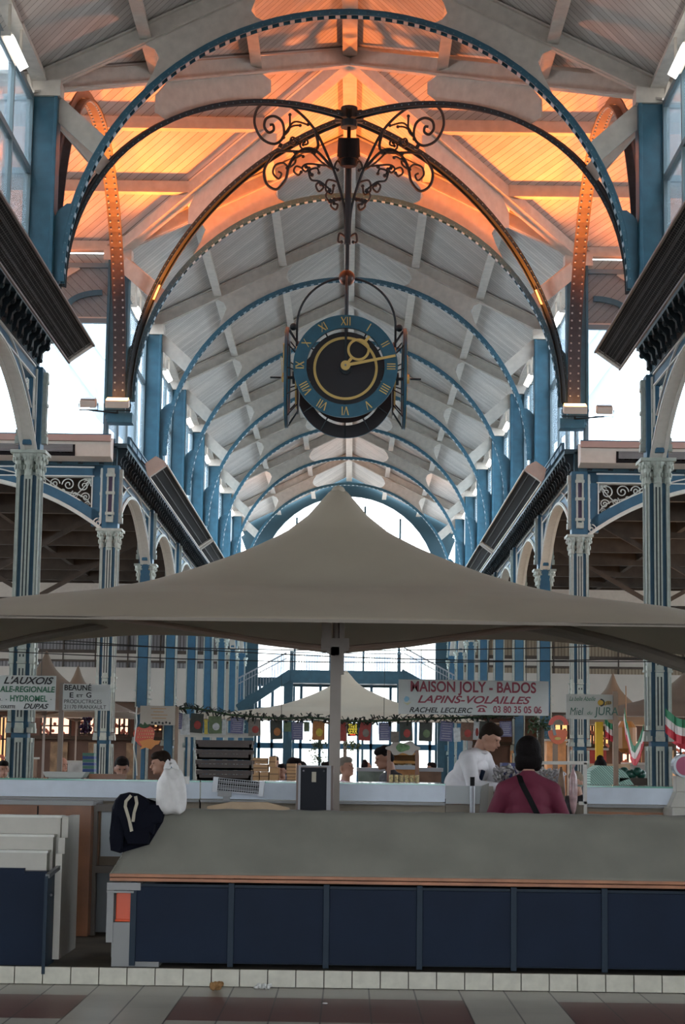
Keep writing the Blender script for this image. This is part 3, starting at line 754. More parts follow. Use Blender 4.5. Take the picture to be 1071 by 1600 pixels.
def clock_face(label, rz, off):
    t = thing('hanging_clock', (0, 0, CZ), label, 'clock', 'four dials of the hanging clock')
    c = (0, 0, CZ); b = B()
    ring = lambda r0, r1, y0, y1: None
    n = 72
    def annulus(b, r0, r1, y0, y1):
        V = [[b.bm.verts.new((r * math.sin(2 * PI * k / n), y, CZ + r * math.cos(2 * PI * k / n))) for k in range(n)] for r, y in ((r0, y0), (r1, y0), (r1, y1), (r0, y1))]
        for j in range(4):
            for k in range(n): b.bm.faces.new((V[j][k], V[j][(k + 1) % n], V[(j + 1) % 4][(k + 1) % n], V[(j + 1) % 4][k]))
    annulus(b, .715, .955, -.03, .02); b.build('dial_ring', 'clockblue', t)
    b = B(); b.cyl((0, .20, CZ), (0, .22, CZ), .69, n=64); annulus(b, .71, .95, .021, .035); b.build('back_disc', 'clockblack', t)
    b = B()
    for k in range(12):
        a = k * PI / 6; b.bar((.66 * math.sin(a), .20, CZ + .66 * math.cos(a)), (.93 * math.sin(a), .03, CZ + .93 * math.cos(a)), .02, .02)
    b.cyl((0, .1, CZ), (0, .32, CZ), .12); b.build('spokes', 'darkiron', t)
    b = B(); annulus(b, .545, .592, .165, .195); b.build('gold_ring', 'gold', t)
    for k, s in enumerate(('XII', 'I', 'II', 'III', 'IIII', 'V', 'VI', 'VII', 'VIII', 'IX', 'X', 'XI')):
        b = B(); roman(b, c, k * PI / 6, s, .835, -.037, None); b.build('numeral', 'gold', t)
    a = math.radians(78); d = Vector((math.sin(a), 0, math.cos(a)))
    b = B(); C0 = Vector((0, -.085, CZ))
    b.prism([C0 + d * .06 + Vector((-d.z, 0, d.x)) * .028, C0 + d * .93 + Vector((-d.z, 0, d.x)) * .022, C0 + d * .93 - Vector((-d.z, 0, d.x)) * .022, C0 + d * .06 - Vector((-d.z, 0, d.x)) * .028], (0, .012, 0)); b.build('minute_hand', 'gold', t)
    a = math.radians(38); d = Vector((math.sin(a), 0, math.cos(a))); C1 = Vector((0, -.065, CZ))
    b = B(); b.bar(C1 + d * .05, C1 + d * .2, .05, .012, (0, 1, 0)); b.bar(C1 + d * .56, C1 + d * .70, .05, .012, (0, 1, 0))
    cc = C1 + d * .38; N_ = 40
    pts = [cc + Vector((math.sin(2 * PI * k / N_), 0, math.cos(2 * PI * k / N_))) * .185 for k in range(N_ + 1)]
    b.ribbon(pts, .045, .012, (0, 1, 0)); b.build('hour_hand', 'gold', t)
    b = B(); b.cyl((0, -.10, CZ), (0, -.05, CZ), .088, n=24); hb = b.build('hub', 'gold', t)
    b = B(); b.cyl((0, -.12, CZ), (0, -.10, CZ), .02, n=10); b.build('hub_pin', 'steel', hb)
    b = B(); b.cyl((0, -.05, CZ), (0, .2, CZ), .03, n=10); b.build('axle', 'darkiron', t)
    return t
cf = clock_face('front dial of the hanging clock, blue ring with gold roman numerals and hands', 0, 0)
cf.location = (0, YC - HS, CZ)
dup(cf, (-HS - .02, YC, CZ), -PI / 2, 'left dial of the hanging clock, seen edge on')
dup(cf, (HS + .02, YC, CZ), PI / 2, 'right dial of the hanging clock, seen edge on')
dup(cf, (0, YC + HS, CZ), PI, 'rear dial of the hanging clock, its dark back showing below the front dial')
# crown node, spotlight drum
b = B(); b.cyl((0, YC, 13.70), (0, YC, 14.1), .16, n=12)
for k in range(8):
    a = PI / 8 + k * PI / 4; b.box((math.cos(a) * .2, YC + math.sin(a) * .2, 13.92), (.16, .1, .18), (0, 0, a))
b.build('crown_node', 'darkiron', hang)
dr = thing('drum_lamp', (0, YC - .25, 13.2), 'dark round drum lamp hanging under the crown of the crossing above the clock', 'lamp')
b = B(); b.cyl((0, YC - .22, 13.05), (0, YC - .34, 13.38), .22, .20, n=28); b.cyl((0, YC - .2, 13.4), (0, YC, 13.75), .03); b.build('drum', 'black', dr)
b = B(); b.tube([(0 + .2 * math.cos(a), YC - .22 + .2 * math.sin(a), 12.98) for a in [PI + PI * i / 14 for i in range(15)]], .012, 6); b.cyl((0, YC - .2, 12.86), (0, YC - .22, 13.05), .14, .2, n=24); b.build('bezel', 'steel' if False else 'black', dr)
b = B()
for x in (-.1, .12): b.ball((x, YC - .33, 13.0), .014, 8)
b.build('bulbs', mat('warm_spark', (1, .8, .5), .4, emit=(1, .7, .35), es=5), dr)
# scroll brackets, traced at the clock's plane and mirrored
def SC(x, z): return (x, YC, z)
def spl(pts, n=8):
    out = []; p = [pts[0]] + list(pts) + [pts[-1]]
    for i in range(1, len(p) - 2):
        for k in range(n):
            t = k / n; a, b_, c_, d_ = p[i - 1], p[i], p[i + 1], p[i + 2]
            out.append(tuple(.5 * (2 * b_[j] + (c_[j] - a[j]) * t + (2 * a[j] - 5 * b_[j] + 4 * c_[j] - d_[j]) * t * t + (3 * b_[j] - a[j] - 3 * c_[j] + d_[j]) * t ** 3) for j in range(2)))
    out.append(pts[-1]); return out
def z2(px, py):            # pixels of the detail crop -> metres in the bracket plane
    X = 380 + px * 330 / 1071; Yp = 130 + py * 330 / 1071; q = P(X, Yp, YC); return (q.x, q.z)
CUR = [[(520, 780), (515, 640), (480, 500), (430, 370), (360, 230), (260, 130), (160, 88), (80, 120), (58, 200), (95, 280), (160, 308), (205, 270), (200, 200), (160, 168), (118, 180), (108, 220), (130, 250), (155, 238), (152, 212), (135, 212)],
       [(460, 440), (380, 350), (320, 330), (260, 370), (230, 430), (215, 490), (170, 538), (120, 510), (108, 440), (150, 370), (200, 345), (370, 340), (365, 240)],
       [(230, 430), (205, 405), (165, 415), (152, 455), (180, 485), (195, 460), (178, 448)],
       [(205, 270), (235, 235), (238, 160)], [(215, 250), (260, 195), (330, 210)], [(210, 255), (250, 220), (290, 215)],
       [(230, 430), (265, 400), (262, 350)], [(240, 400), (290, 370), (305, 372)],
       [(370, 340), (300, 330), (292, 300), (320, 280), (328, 305), (305, 312)], [(292, 300), (250, 275), (240, 305), (262, 318), (272, 300)],
       [(460, 440), (400, 400), (350, 350)], [(420, 420), (330, 410), (300, 430), (318, 450), (335, 430)], [(300, 430), (270, 420), (258, 445), (280, 465), (295, 450)],
       [(330, 440), (345, 490), (390, 500), (440, 540)], [(350, 470), (340, 440), (375, 430), (385, 455)],
       [(390, 500), (370, 520), (385, 550), (408, 530), (395, 515)], [(480, 500), (430, 490), (420, 540), (450, 560), (460, 520)],
       [(440, 540), (420, 570), (440, 600), (490, 590)], [(500, 580), (460, 590), (445, 620), (470, 640), (480, 615), (462, 610)],
       [(500, 420), (480, 395), (465, 425), (480, 440)], [(520, 780), (490, 760), (482, 800), (500, 805)]]
for s in (1, -1):
    t = thing('scroll_bracket', (0, YC, 12), 'leafy wrought iron scroll bracket on the %s of the clock stem' % ('left' if s == 1 else 'right'), 'scroll bracket', 'wrought iron scrolls above the clock')
    b = B()
    for i, c in enumerate(CUR):
        q = spl([z2(*p) for p in c], 6); q = [(s * (x - 0.0), z) for x, z in q]
        r = .028 if i < 2 else .02
        b.tube([(x, YC + (.0 if i < 3 else .015 * (-1) ** i), z) for x, z in q], r, 6)
        if i >= 3: b.ball((q[-1][0], YC, q[-1][1]), .034, 8)
    for px, py in ((245, 290), (310, 295), (385, 420), (350, 465), (440, 545), (462, 590), (205, 275), (225, 430), (320, 425), (395, 510)):
        x, z = z2(px, py); b.ball((s * x, YC, z), .04, 8)
    b.build('scrollwork', 'darkiron', t)
    b = B()
    for px, py in ((190, 318), (158, 95), (445, 600), (365, 345)):
        x, z = z2(px, py); b.box((s * x, YC, z), (.07, .06, .09), (0, .5, 0))
    b.build('clips', 'darkiron', t)

# ================================================================ HEATERS, LAMPS
def heater(x, z, y0, y1, s, label, mesh_):
    """long radiant heater: open grille face tilted towards the hall, beige octagonal casing"""
    t = thing('radiant_heater', (x, y0, z), label, 'heater', 'long radiant heaters along the arcades')
    ax = Vector((-s * .80, 0, .60)) if False else Vector((-s, 0, .72)).normalized()   # across the open face, towards the hall
    up = Vector((s * .72, 0, 1)).normalized()
    c = Vector((x, 0, z)); hw = .235
    sec = [(-hw, 0), (hw, 0), (hw, .09), (hw * .6, .30), (-hw * .6, .30), (-hw, .09)]
    L = y1 - y0
    for e, (ya, yb) in enumerate(((y0 - .05, y0 + .12), (y1 - .12, y1 + .05))):
        b = B(); b.prism([c + ax * a + up * u + Vector((0, (ya + yb) / 2, 0)) for a, u in sec], (0, yb - ya, 0)); b.build('end_cap', 'beige', t)
    b = B()
    for a0, a1 in ((0.0, .3),):
        pass
    sec2 = sec[1:]
    A = sec[1:] + [sec[0]]
    for (a, u), (a2, u2) in zip(A, A[1:]):
        b.prism([c + ax * a + up * u + Vector((0, y0, 0)), c + ax * a2 + up * u2 + Vector((0, y0, 0)), c + ax * a2 * .95 + up * (u2 * .95 + .005) + Vector((0, y0, 0)), c + ax * a * .95 + up * (u * .95 + .005) + Vector((0, y0, 0))], (0, .001, 0)) if False else None
        b.quad(c + ax * a + up * u + Vector((0, y0, 0)), c + ax * a2 + up * u2 + Vector((0, y0, 0)), c + ax * a2 + up * u2 + Vector((0, y1, 0)), c + ax * a + up * u + Vector((0, y1, 0)))
    o = b.build('casing', 'beige', t); m = o.modifiers.new('s', 'SOLIDIFY'); m.thickness = .012
    b = B(); b.bar(c + up * .05 + Vector((0, y0 + .1, 0)), c + up * .05 + Vector((0, y1 - .1, 0)), hw * 1.85, .02, up); b.build('dark_reflector', 'black', t)
    b = B()
    for k in (-.1, .1): b.cyl(c + ax * k + up * .035 + Vector((0, y0 + .1, 0)), c + ax * k + up * .035 + Vector((0, y1 - .1, 0)), .014)
    b.build('heater_tubes', mat('heater_tube_iron', (.02, .016, .015), .6), t)
    b = B()
    if mesh_:
        n = int(L / .09)
        for i in range(n):
            y = y0 + .12 + i * (L - .24) / n; b.bar(c - ax * hw - up * .006 + Vector((0, y, 0)), c + ax * hw - up * .006 + Vector((0, y, 0)), .005, .005)
        for i in range(1, 9):
            a = -hw + 2 * hw * i / 9; b.bar(c + ax * a - up * .006 + Vector((0, y0 + .12, 0)), c + ax * a - up * .006 + Vector((0, y1 - .12, 0)), .005, .005)
        b.build('wire_guard', mat('guard_wire', (.045, .038, .034), .6), t)
    b = B()
    for e in (-1, 1): b.bar(c + ax * e * hw - up * .01 + Vector((0, y0, 0)), c + ax * e * hw - up * .01 + Vector((0, y1, 0)), .03, .03)
    b.build('edge_rail', 'beige' if not mesh_ else mat('rail_brown', (.16, .13, .12), .5), t)
    b = B()
    for i in range(int(L / 2.2)):
        y = y0 + 1 + i * 2.2; b.bar((x + s * .2, y, z + .05), (s * 4.68, y, 8.4), .04, .03)
    b.build('hanging_bracket', 'darkiron', t)
for s in (-1, 1):
    heater(s * 4.14, 7.95, 20.5, 28.6, s, 'large dark mesh fronted radiant heater cut off by the %s edge of the picture' % SIDE[s], True)
    heater(s * 4.14, 7.95, 40.5, 54.2, s, 'long dark radiant heater with beige end cap along the %s arcade beyond the crossing' % SIDE[s], False)
    heater(s * 4.14, 7.95, 54.7, 68.0, s, 'farther radiant heater on the %s, joined end to end behind the first' % SIDE[s], False)
    t = thing('wall_heater', (s * 6.6, 38.8, 8.0), 'beige heater box with dark louvres above the scroll panel on the %s' % SIDE[s], 'heater')
    xa, xb = (s * 4.95, s * 8.3)
    b = B(); pr = [(0, 7.90), (-.42, 7.95), (-.45, 8.26), (-.1, 8.40), (0, 8.40)]
    b.prism([((xa + xb) / 2, 39.0 + y, z) for y, z in pr], (abs(xb - xa), 0, 0)); b.build('casing', 'beige', t, bevel=.008)
    b = B()
    for i in range(9): z = 7.97 + i * .028; b.bar((s * 5.75, 38.565 - i * .0025, z), (s * 8.2, 38.565 - i * .0025, z), .008, .016)
    b.build('louvres', 'greysteel', t)
    b = B(); b.bb(s * 5.7, s * 8.22, 38.556, 38.585, 7.955, 8.22); b.build('dark_slot', 'black', t)
    b = B(); b.bb(xa, xb, 38.5, 38.62, 8.27, 8.40); b.build('top_hood', mat('pinkish_hood', (.36, .25, .22), .6), t)
# sodium floodlights on the far corner posts
for s in (-1, 1):
    for k, (dx, lit) in enumerate(((0, True), (.62, False))):
        t = thing('floodlight', (s * (4.86 + dx), 38.75, 9.1), ('glowing orange floodlight aimed up from the %s far corner post' if lit else 'unlit beige floodlight turned outward beside the %s far corner post') % SIDE[s], 'floodlight', 'floodlights at the crossing')
        x = s * (4.86 + dx); w = .5 if lit else .34
        b = B(); b.box((x, 38.75, 9.12), (w, .22, .16), (.35, 0, 0)); b.build('housing', 'beige', t, bevel=.015)
        b = B(); b.box((x, 38.72, 9.215), (w * .9, .2, .02), (.35, 0, 0)); b.build('lens', 'sodium' if lit else 'greysteel', t)
        b = B(); b.tube([(x - w / 2 - .03, 38.75, 9.12), (x - w / 2 - .03, 38.78, 8.98), (x + w / 2 + .03, 38.78, 8.98), (x + w / 2 + .03, 38.75, 9.12)], .014, 6); b.bar((x, 38.78, 8.98), (s * 4.9, 39.1, 8.98), .04, .03); b.build('yoke', 'darkiron', t)
# fluorescent lamps high between the posts
def make_lamp():
    t = thing('batten_lamp', (0, 0, 0), 'x', 'lamp', 'lit batten lamps under the eaves')
    b = B(); b.bb(-.05, .1, -.6, .6, .0, .07); b.bb(-.02, .02, -.5, -.46, 0, .66); b.bb(-.02, .02, .46, .5, 0, .66); b.build('batten', 'beige', t)
    b = B(); b.box((-.03, 0, -.03), (.14, 1.12, .07), (0, .55, 0)); b.build('tube', 'tube', t); return t
lm = make_lamp()
k0 = True
for s in (-1, 1):
    for k in range(-1, 7):
        Y = Z1 - 2.8 if k == -1 else Z2 + BAY * (k + .5)
        lab = 'large bright white lamp at the top %s corner of the picture' % SIDE[s] if k == -1 else '%s lit tube lamp beyond the crossing under the %s eaves' % (ORD[k].capitalize(), SIDE[s])
        xx, zz = (s * 4.97, 12.08)
        if k0: lm.location = (xx, Y, zz); lm.rotation_euler = (0, 0, 0 if s > 0 else PI); lm['label'] = lab; k0 = False
        else: dup(lm, (xx, Y, zz), 0 if s > 0 else PI, lab)
# ================================================================ STALL CANOPIES
def interp(t, T):
    for (a, fa), (b_, fb) in zip(T, T[1:]):
        if t <= b_: return fa + (fb - fa) * (t - a) / (b_ - a)
    return T[-1][1]
PROF = [(0, 1), (.01, .985), (.03, .918), (.064, .80), (.112, .685), (.175, .59), (.223, .527), (.312, .425), (.408, .336), (.518, .267), (.723, .185), (.9, .075), (1, 0)]
def make_canopy(label, cloth='canvas', A=4.4, Bf=2.8, Br=2.6, z0=2.74, z1=4.22, legs=True):
    t = thing('canopy', (0, 0, 0), label, 'canopy')
    def edge(u, v):       # height of the hem: raised between its anchor points at the rear
        if v > .0: k = min(1, abs(u) / .60); return .07 + .24 * math.sin(k * PI / 2) ** 1.2
        return 0.0
    NU, NV = 96, 64; b = B(); V = []
    for j in range(NV + 1):
        v = -1 + 2 * j / NV; row = []
        for i in range(NU + 1):
            u = -1 + 2 * i / NU; s = min(1, (abs(u) ** 2.7 + abs(v) ** 2.7) ** (1 / 2.7))
            r2 = math.hypot(u * A, v * (Bf if v < 0 else Br)) / A
            s2 = min(1, max(s * .0 + r2, s if s > .5 else r2 * (1 - s / .5) + s * s / .5)) if s < .5 else s
            z = z0 + (z1 - z0) * interp(s2, PROF)
            w = max(0, (abs(v) ** 6)) if v > 0 else 0
            z += edge(u, v) * w
            row.append(b.bm.verts.new((u * A, v * (Bf if v < 0 else Br), z)))
        V.append(row)
    for j in range(NV):
        for i in range(NU): b.bm.faces.new((V[j][i], V[j][i + 1], V[j + 1][i + 1], V[j + 1][i]))
    # hanging hem
    rim = [V[0][i].co.copy() for i in range(NU + 1)] + [V[j][NU].co.copy() for j in range(NV + 1)] + [V[NV][NU - i].co.copy() for i in range(NU + 1)] + [V[NV - j][0].co.copy() for j in range(NV + 1)]
    h = B(); H = [[h.bm.verts.new(p + Vector((0, 0, .004))) for p in rim], [h.bm.verts.new(p + Vector((0, 0, -.022))) for p in rim]]
    for i in range(len(rim) - 1):
        if (rim[i] - rim[i + 1]).length > 1e-5: h.bm.faces.new((H[0][i], H[0][i + 1], H[1][i + 1], H[1][i]))
    o = b.build('fabric', cloth, t, smooth=True); m = o.modifiers.new('s', 'SOLIDIFY'); m.thickness = .006
    o = h.build('hem', 'canvasd', t); m = o.modifiers.new('s', 'SOLIDIFY'); m.thickness = .01
    b = B(); b.ball((0, 0, z1 - .06), (.065, .065, .05), 16); b.build('finial_cap', cloth, t, smooth=True)
    b = B(); b.bb(-.05, .05, -.05, .05, 0, 2.75); b.bb(-.14, .12, -.03, .05, 2.66, 2.78); b.cyl((0, 0, 2.7), (0, 0, z1 - .05), .03); 
    b.bb(-.135, -.045, -.06, .06, 2.68, 2.95); b.bb(.03, .075, -.07, .07, 2.45, 2.95)
    b.prism([(-.13, 0, 2.70), (.13, 0, 2.70), (.052, 0, 2.62), (-.052, 0, 2.62)], (0, .1, 0)); b.build('pole', 'post', t)
    for s in (-1, 1):
        pts = [Vector((s * .1, 0, 2.68)), Vector((s * .7, .3, 2.76)), Vector((s * 1.6, .75, 2.93)), Vector((s * 2.2, 1.1, 3.02))]
        b = B(); b.tube(pts, [.034, .032, .028, .026], 8); b.build('arm', mat('arm_brown', (.34, .24, .19), .4), t)
    return t
cp = make_canopy('large beige canvas canopy with a peaked top filling the middle of the picture')
cpx = P(529, 768, 17.2).x
cp.location = (cpx, 17.2, 0)
ARMS = ((((230, 968, 19.2), (170, 975, 19), (110, 986, 18.5), (50, 997, 18), (0, 1009, 17.6), (-60, 1028, 17.2)), .042), (((780, 968, 19.2), (830, 977, 18.8), (880, 986, 18.2), (950, 1003, 17.6), (1010, 1020, 17.2), (1071, 1040, 16.8), (1130, 1060, 16.4)), .066))
def add_side_arms():
    for pts, r in ARMS:
        b = B(); b.tube([P(*q) - Vector((cpx, 17.2, 0)) for q in pts], r, 10); o = b.build('side_arm', 'canvasd'); o.parent = cp
f = dup(cp, (P(541, 1053, 53).x, 53, 0), 0, 'distant cream canopy seen under the big one, in the middle of the hall', scale=(.96, 1, 1.0))
f.scale = (.98, .98, 1)
bp = None
for px, Y, sc, lab in ((122, 52, .42, 'small brown canopy peak behind the boards on the left, the right one of two'), (72, 45, .5, 'brown canopy peak behind the left boards, left of the smaller peak'),
                       (958, 52, .42, 'small brown canopy peak right of the honey board'), (1085, 43, .55, 'brown canopy slope at the right edge behind the near column')):
    q = P(px, 1050, Y)
    if bp is None: bp = make_canopy(lab, cloth=mat('brown_canvas', (.12, .085, .06), .85)); bp.location = (q.x, Y, 0); bp.scale = (sc, sc, 1)
    else: dup(bp, (q.x, Y, 0), 0, lab, scale=(sc, sc, 1))
add_side_arms()
# cables strung under the big canopy
for k, (Y, ya, yb, lab) in enumerate(((20.5, 1000, 1004, 'upper dark cable strung level under the big canopy'), (20.2, 990, 1034, 'dark cable sloping down to the right under the big canopy'), (21.0, 1016, 1026, 'lowest dark cable crossing under the big canopy'))):
    b = B(); p0 = P(-40, ya, Y); p1 = P(1110, yb, Y)
    b.tube([p0.lerp(p1, i / 20) - Vector((0, 0, .10 * math.sin(PI * i / 20))) for i in range(21)], .006, 5)
    tag(b.build('cable', 'rope', origin=p0), lab, 'cable')

# ================================================================ FRONT COUNTER
YF = 14.03
def X_(px, Y=14.03): return PX(px, Y) - 0.0
def wx(px, py, Y): return P(px, py, Y).x
cz0 = .125; ztop = P(300, 1378, YF).z
ct = thing('market_counter', (P(640, 1500, YF).x, YF + .4, cz0), 'long front counter of dark blue panels with a varnished wood rail on the tiled kerb', 'counter')
xs = [wx(p, 1440, YF) for p in (208, 361, 510, 656, 803, 945, 1090, 1235)]
b = B(); b.bb(xs[0], xs[-1], YF + .03, YF + .8, cz0 + .03, ztop - .02); b.build('carcass', 'navyd', ct)
for a, c in zip(xs, xs[1:]):
    b = B(); b.bb(a + .022, c - .022, YF - .004, YF + .028, cz0 + .04, ztop - .04); b.build('panel', 'navy', ct, bevel=.004)
    b = B(); b.bb(a - .022 + .0, a + .022, YF - .014, YF + .03, cz0 + .01, ztop - .005); b.build('stile', 'navyd', ct, bevel=.003)
b = B(); xr0 = wx(172, 1368, YF - .03)
for z, d in ((ztop + .002, .05), (ztop + .032, .06)): b.bb(xr0, xs[-1], YF - d, YF + .1, z, z + .024)
b.build('wood_rail', 'orangewood', ct, bevel=.003)
b = B(); xe = wx(168, 1380, YF); xe2 = wx(210, 1380, YF)
b.bb(xe, xe2 + .05, YF - .03, YF + .1, ztop - .065, ztop - .01); b.bb(xe, xe2, YF - .035, YF + .05, ztop - .085, ztop - .07)
b.bb(xe + .0, xe + .05, YF, YF + .06, .30, ztop - .06); b.bb(xe + .03, xe2, YF + .1, YF + .14, cz0 + .06, .38); b.build('steel_end_frame', 'greysteel', ct)
b = B(); a = wx(180, 1420, YF); c = wx(208, 1420, YF); b.box(((a + c) / 2, YF + .16, (P(195, 1395, YF).z + P(195, 1441, YF).z) / 2), (c - a, .24, P(195, 1395, YF).z - P(195, 1441, YF).z), taper=1.0)
b.bb(a - .004, c + .004, YF + .03, YF + .29, P(195, 1441, YF).z, P(195, 1441, YF).z + .02)
tag(b.build('waste_tub', 'red', bevel=.008, origin=(a, YF + .15, .36)), 'orange red plastic box under the left end of the blue counter', 'box')
b = B(); b.bb(a - .02, c + .2, YF + .02, YF + .4, cz0, P(195, 1441, YF).z - .002); b.build('shelf_block', 'greysteel', ct)
# tarpaulin draped over the counter case
NU = 90; NV = 14; b = B(); V = []
zt = P(640, 1270, 14.42).z; zb = ztop + .045
x0b = wx(172, 1368, YF - .04); x0t = wx(236, 1270, 14.4); x1 = xs[-1]
for j in range(NV + 1):
    v = j / NV; row = []
    for i in range(NU + 1):
        u = i / NU; x = (x0b + (x0t - x0b) * v) * (1 - u) + x1 * u
        y = YF - .045 + .40 * v; z = zb + (zt - zb) * v
        w = .012 * math.sin(u * 61 + v * 3) * (1 - v) + .010 * math.sin(u * 23 + v * 9) + .008 * math.sin(u * 140 - v * 6) * (1 - v) ** 2 + .01 * math.sin(v * 5 + u * 11)
        row.append(b.bm.verts.new((x, y + w * (1 if 0 < v < 1 else .4), z)))
    V.append(row)
row = []
for k, (dy, dz) in enumerate(((.05, .004), (.4, .0), (.42, -.3))):
    row = [b.bm.verts.new((q.co.x, 14.40 + dy - .02, zt + dz + (.003 * math.sin(i * 1.3)))) for i, q in enumerate(V[NV])]; V.append(row)
for j in range(len(V) - 1):
    for i in range(NU): b.bm.faces.new((V[j][i], V[j][i + 1], V[j + 1][i + 1], V[j + 1][i]))
# left return of the cloth
for j in range(NV): 
    p, q = V[j][0].co, V[j + 1][0].co
    b.quad(p, q, q + Vector((.02, .3, 0)), p + Vector((.02, .5, 0)))
o = b.build('tarpaulin', 'tarp', smooth=True, origin=(0, 14.2, .8)); m = o.modifiers.new('s', 'SOLIDIFY'); m.thickness = .008; m.offset = -1
tag(o, 'grey tarpaulin draped over the display case of the blue counter', 'tarpaulin')
b = B(); b.bb(x0t + .06, xs[-1] - .05, 14.12, 14.74, ztop + .02, zb + .02)
b.bb(x0t + .06, xs[-1] - .05, 14.42, 14.74, zb, zt - .03); b.build('case_body', 'greysteel', ct)

# ---- left white stepped display and its blue front
sd = thing('stepped_display', (wx(40, 1450, 14.3), 14.3, .12), 'off white stepped display stand at the left edge, behind the open blue door', 'display stand')
zA = P(50, 1275, 14.6).z
xl = -3.4; prof = []
def SX(px, py, Y): return wx(px, py, Y)
yb0 = 14.35
st = [(1367, 1330, 14.22, 73), (1330, 1305, 14.36, 83), (1305, 1275, 14.50, 95)]
b = B()
for ya, yb_, Y, pxe in st:
    z0_ = P(50, ya, Y).z; z1_ = P(50, yb_, Y).z; xe_ = SX(pxe, (ya + yb_) / 2, Y)
    b.bb(xl, xe_, Y, 15.1, z0_ - .25, z1_ - .012)
b.build('steps', 'whitec', sd)
b = B()
for ya, yb_, Y, pxe in st:
    z1_ = P(50, yb_, Y).z; b.bb(xl, SX(pxe, yb_, Y) + .012, Y - .014, Y + .16, z1_ - .012, z1_ + .006)
b.build('step_edges', 'trimw', sd)
xs_ = SX(102, 1300, 14.52)
b = B(); pts = [(14.24, .15), (15.1, .15), (15.1, zA), (14.50, zA), (14.50, P(50, 1308, 14.5).z), (14.36, P(50, 1308, 14.4).z), (14.36, P(50, 1333, 14.4).z), (14.24, P(50, 1333, 14.3).z)]
xsd = SX(98, 1400, 14.5)
b.prism([(xsd, y, z) for y, z in pts], (.05, 0, 0)); b.build('side_panel', 'whitec', sd)
lc = thing('blue_cabinet', (-3, YF, cz0), 'dark blue cabinet front at the bottom left corner, its door edge standing open', 'cabinet')
xd = wx(70, 1440, YF - .02)
b = B(); b.bb(-3.6, xd, YF + .01, YF + .15, cz0, P(60, 1362, YF).z); b.build('panel', 'navyd' if False else 'navy', lc)
b = B(); b.bb(-3.6, wx(38, 1360, YF), YF - .01, YF + .05, P(20, 1365, YF).z, P(20, 1359, YF).z + .012); b.build('upper_panel', 'navy', lc)
b = B(); b.bb(xd, xd + .025, YF - .10, YF + .32, .075, P(74, 1368, YF).z); dr_ = b.build('door', 'navyd', lc)
b = B(); b.bar((xd + .02, YF - .09, P(74, 1370, YF).z + .01), (xd + .06, YF + .28, P(74, 1362, YF).z + .03), .03, .03); b.ball((xd + .04, YF - .02, P(74, 1398, YF).z), .012, 8); b.build('handle', 'steel', dr_)
# ---- wooden cabinet behind it
YW = 16.3
wc = thing('wooden_cabinet', (wx(60, 1400, YW), YW, .12), 'varnished brown wooden cabinet standing behind the white stepped display', 'cabinet')
xr = wx(140, 1350, YW); zt_ = P(60, 1252, YW).z
b = B(); b.bb(-3.9, xr, YW, YW + .6, .13, zt_ - .03); b.build('body', 'brownwood', wc)
b = B(); b.bb(-3.95, xr + .02, YW - .03, YW + .62, zt_ - .03, zt_ + .005); b.build('top', 'greysteel', wc)
b = B(); xm = wx(58, 1300, YW); b.bb(xm - .006, xm + .006, YW - .006, YW + .01, .15, zt_ - .04); b.build('door_joint', 'black', wc)
# ---- grey frame stand between cabinet and counter
fs = thing('rack_stand', (wx(160, 1400, 16.5), 16.5, .12), 'dull grey metal rack with a pale panel between the wooden cabinet and the tarpaulin', 'rack')
b = B()
for px in (146, 232): x = wx(px, 1300, 16.5); b.bb(x - .035, x + .035, 16.48, 16.56, .12, P(px, 1256, 16.5).z)
z = P(150, 1358, 16.5).z; b.bb(wx(142, 1350, 16.5), wx(236, 1350, 16.5), 16.46, 16.6, z - .03, z + .03); z = P(150, 1262, 16.5).z; b.bb(wx(142, 1260, 16.5), wx(236, 1260, 16.5), 16.46, 16.6, z - .03, z + .03); b.build('frame', mat('dull_grey_paint', (.16, .14, .12), .6), fs)
b = B(); b.bb(wx(158, 1300, 16.6), wx(228, 1300, 16.6), 16.6, 16.62, P(160, 1338, 16.6).z, P(160, 1266, 16.6).z); b.build('pale_panel', mat('bluish_white_panel', (.45, .50, .52), .4), fs)
b = B(); b.bb(wx(140, 1400, 16.6), wx(250, 1400, 16.6), 16.7, 16.72, .13, P(150, 1362, 16.6).z); b.build('lower_panel', mat('grey_blue_panel', (.18, .20, .21), .5), fs)

# ---- rear display cases
YL = 17.3
def case(pa, pb, label, low='laminate', z_hi=1225, z_lo=1251, tail=None):
    xa = wx(pa, 1240, YL); xb_ = wx(pb, 1240, YL); z1_ = P((pa + pb) / 2, z_hi + (pa + pb) / 2 * .0131 - 7, YL).z; z0_ = P((pa + pb) / 2, z_lo + (pa + pb) / 2 * .0131 - 7, YL).z
    t = thing('display_case', ((xa + xb_) / 2, YL, .12), label, 'display case', 'rear display cases of the stall')
    b = B(); b.bb(xa, xb_, YL, YL + .02, z0_, z1_); b.build('fascia', 'whiteb', t)
    b = B(); b.bb(xa, xb_, YL - .01, YL + .9, z1_ + .0, z1_ + .014); b.build('glass_top', 'glassg', t)
    b = B(); b.bb(xa, xb_, YL + .02, YL + .85, .12, z0_ - .01); b.build('body', mat('case_taupe', (.26, .215, .16), .6, var=.1), t)
    b = B(); b.bb(xa - .0, xb_ + .0, YL - .06, YL + .05, z0_ - .03, z0_ - .006); b.build('shelf_edge', 'greysteel', t)
    if low: b = B(); b.bb(xa + .05, xb_ - .05, YL - .02, YL + .02, z0_ - .15, z0_ - .07); b.build('lower_door', low, t)
    return t, xa, xb_, z1_, z0_
c1 = case(-20, 312, 'white fronted display case at the left, behind the wooden cabinet', None)
c2 = case(314, 696, 'white fronted display case in the middle, behind the black oven box', None)
c3 = case(912, 1120, 'white fronted display case at the right with a wood panel below', 'orangewood')
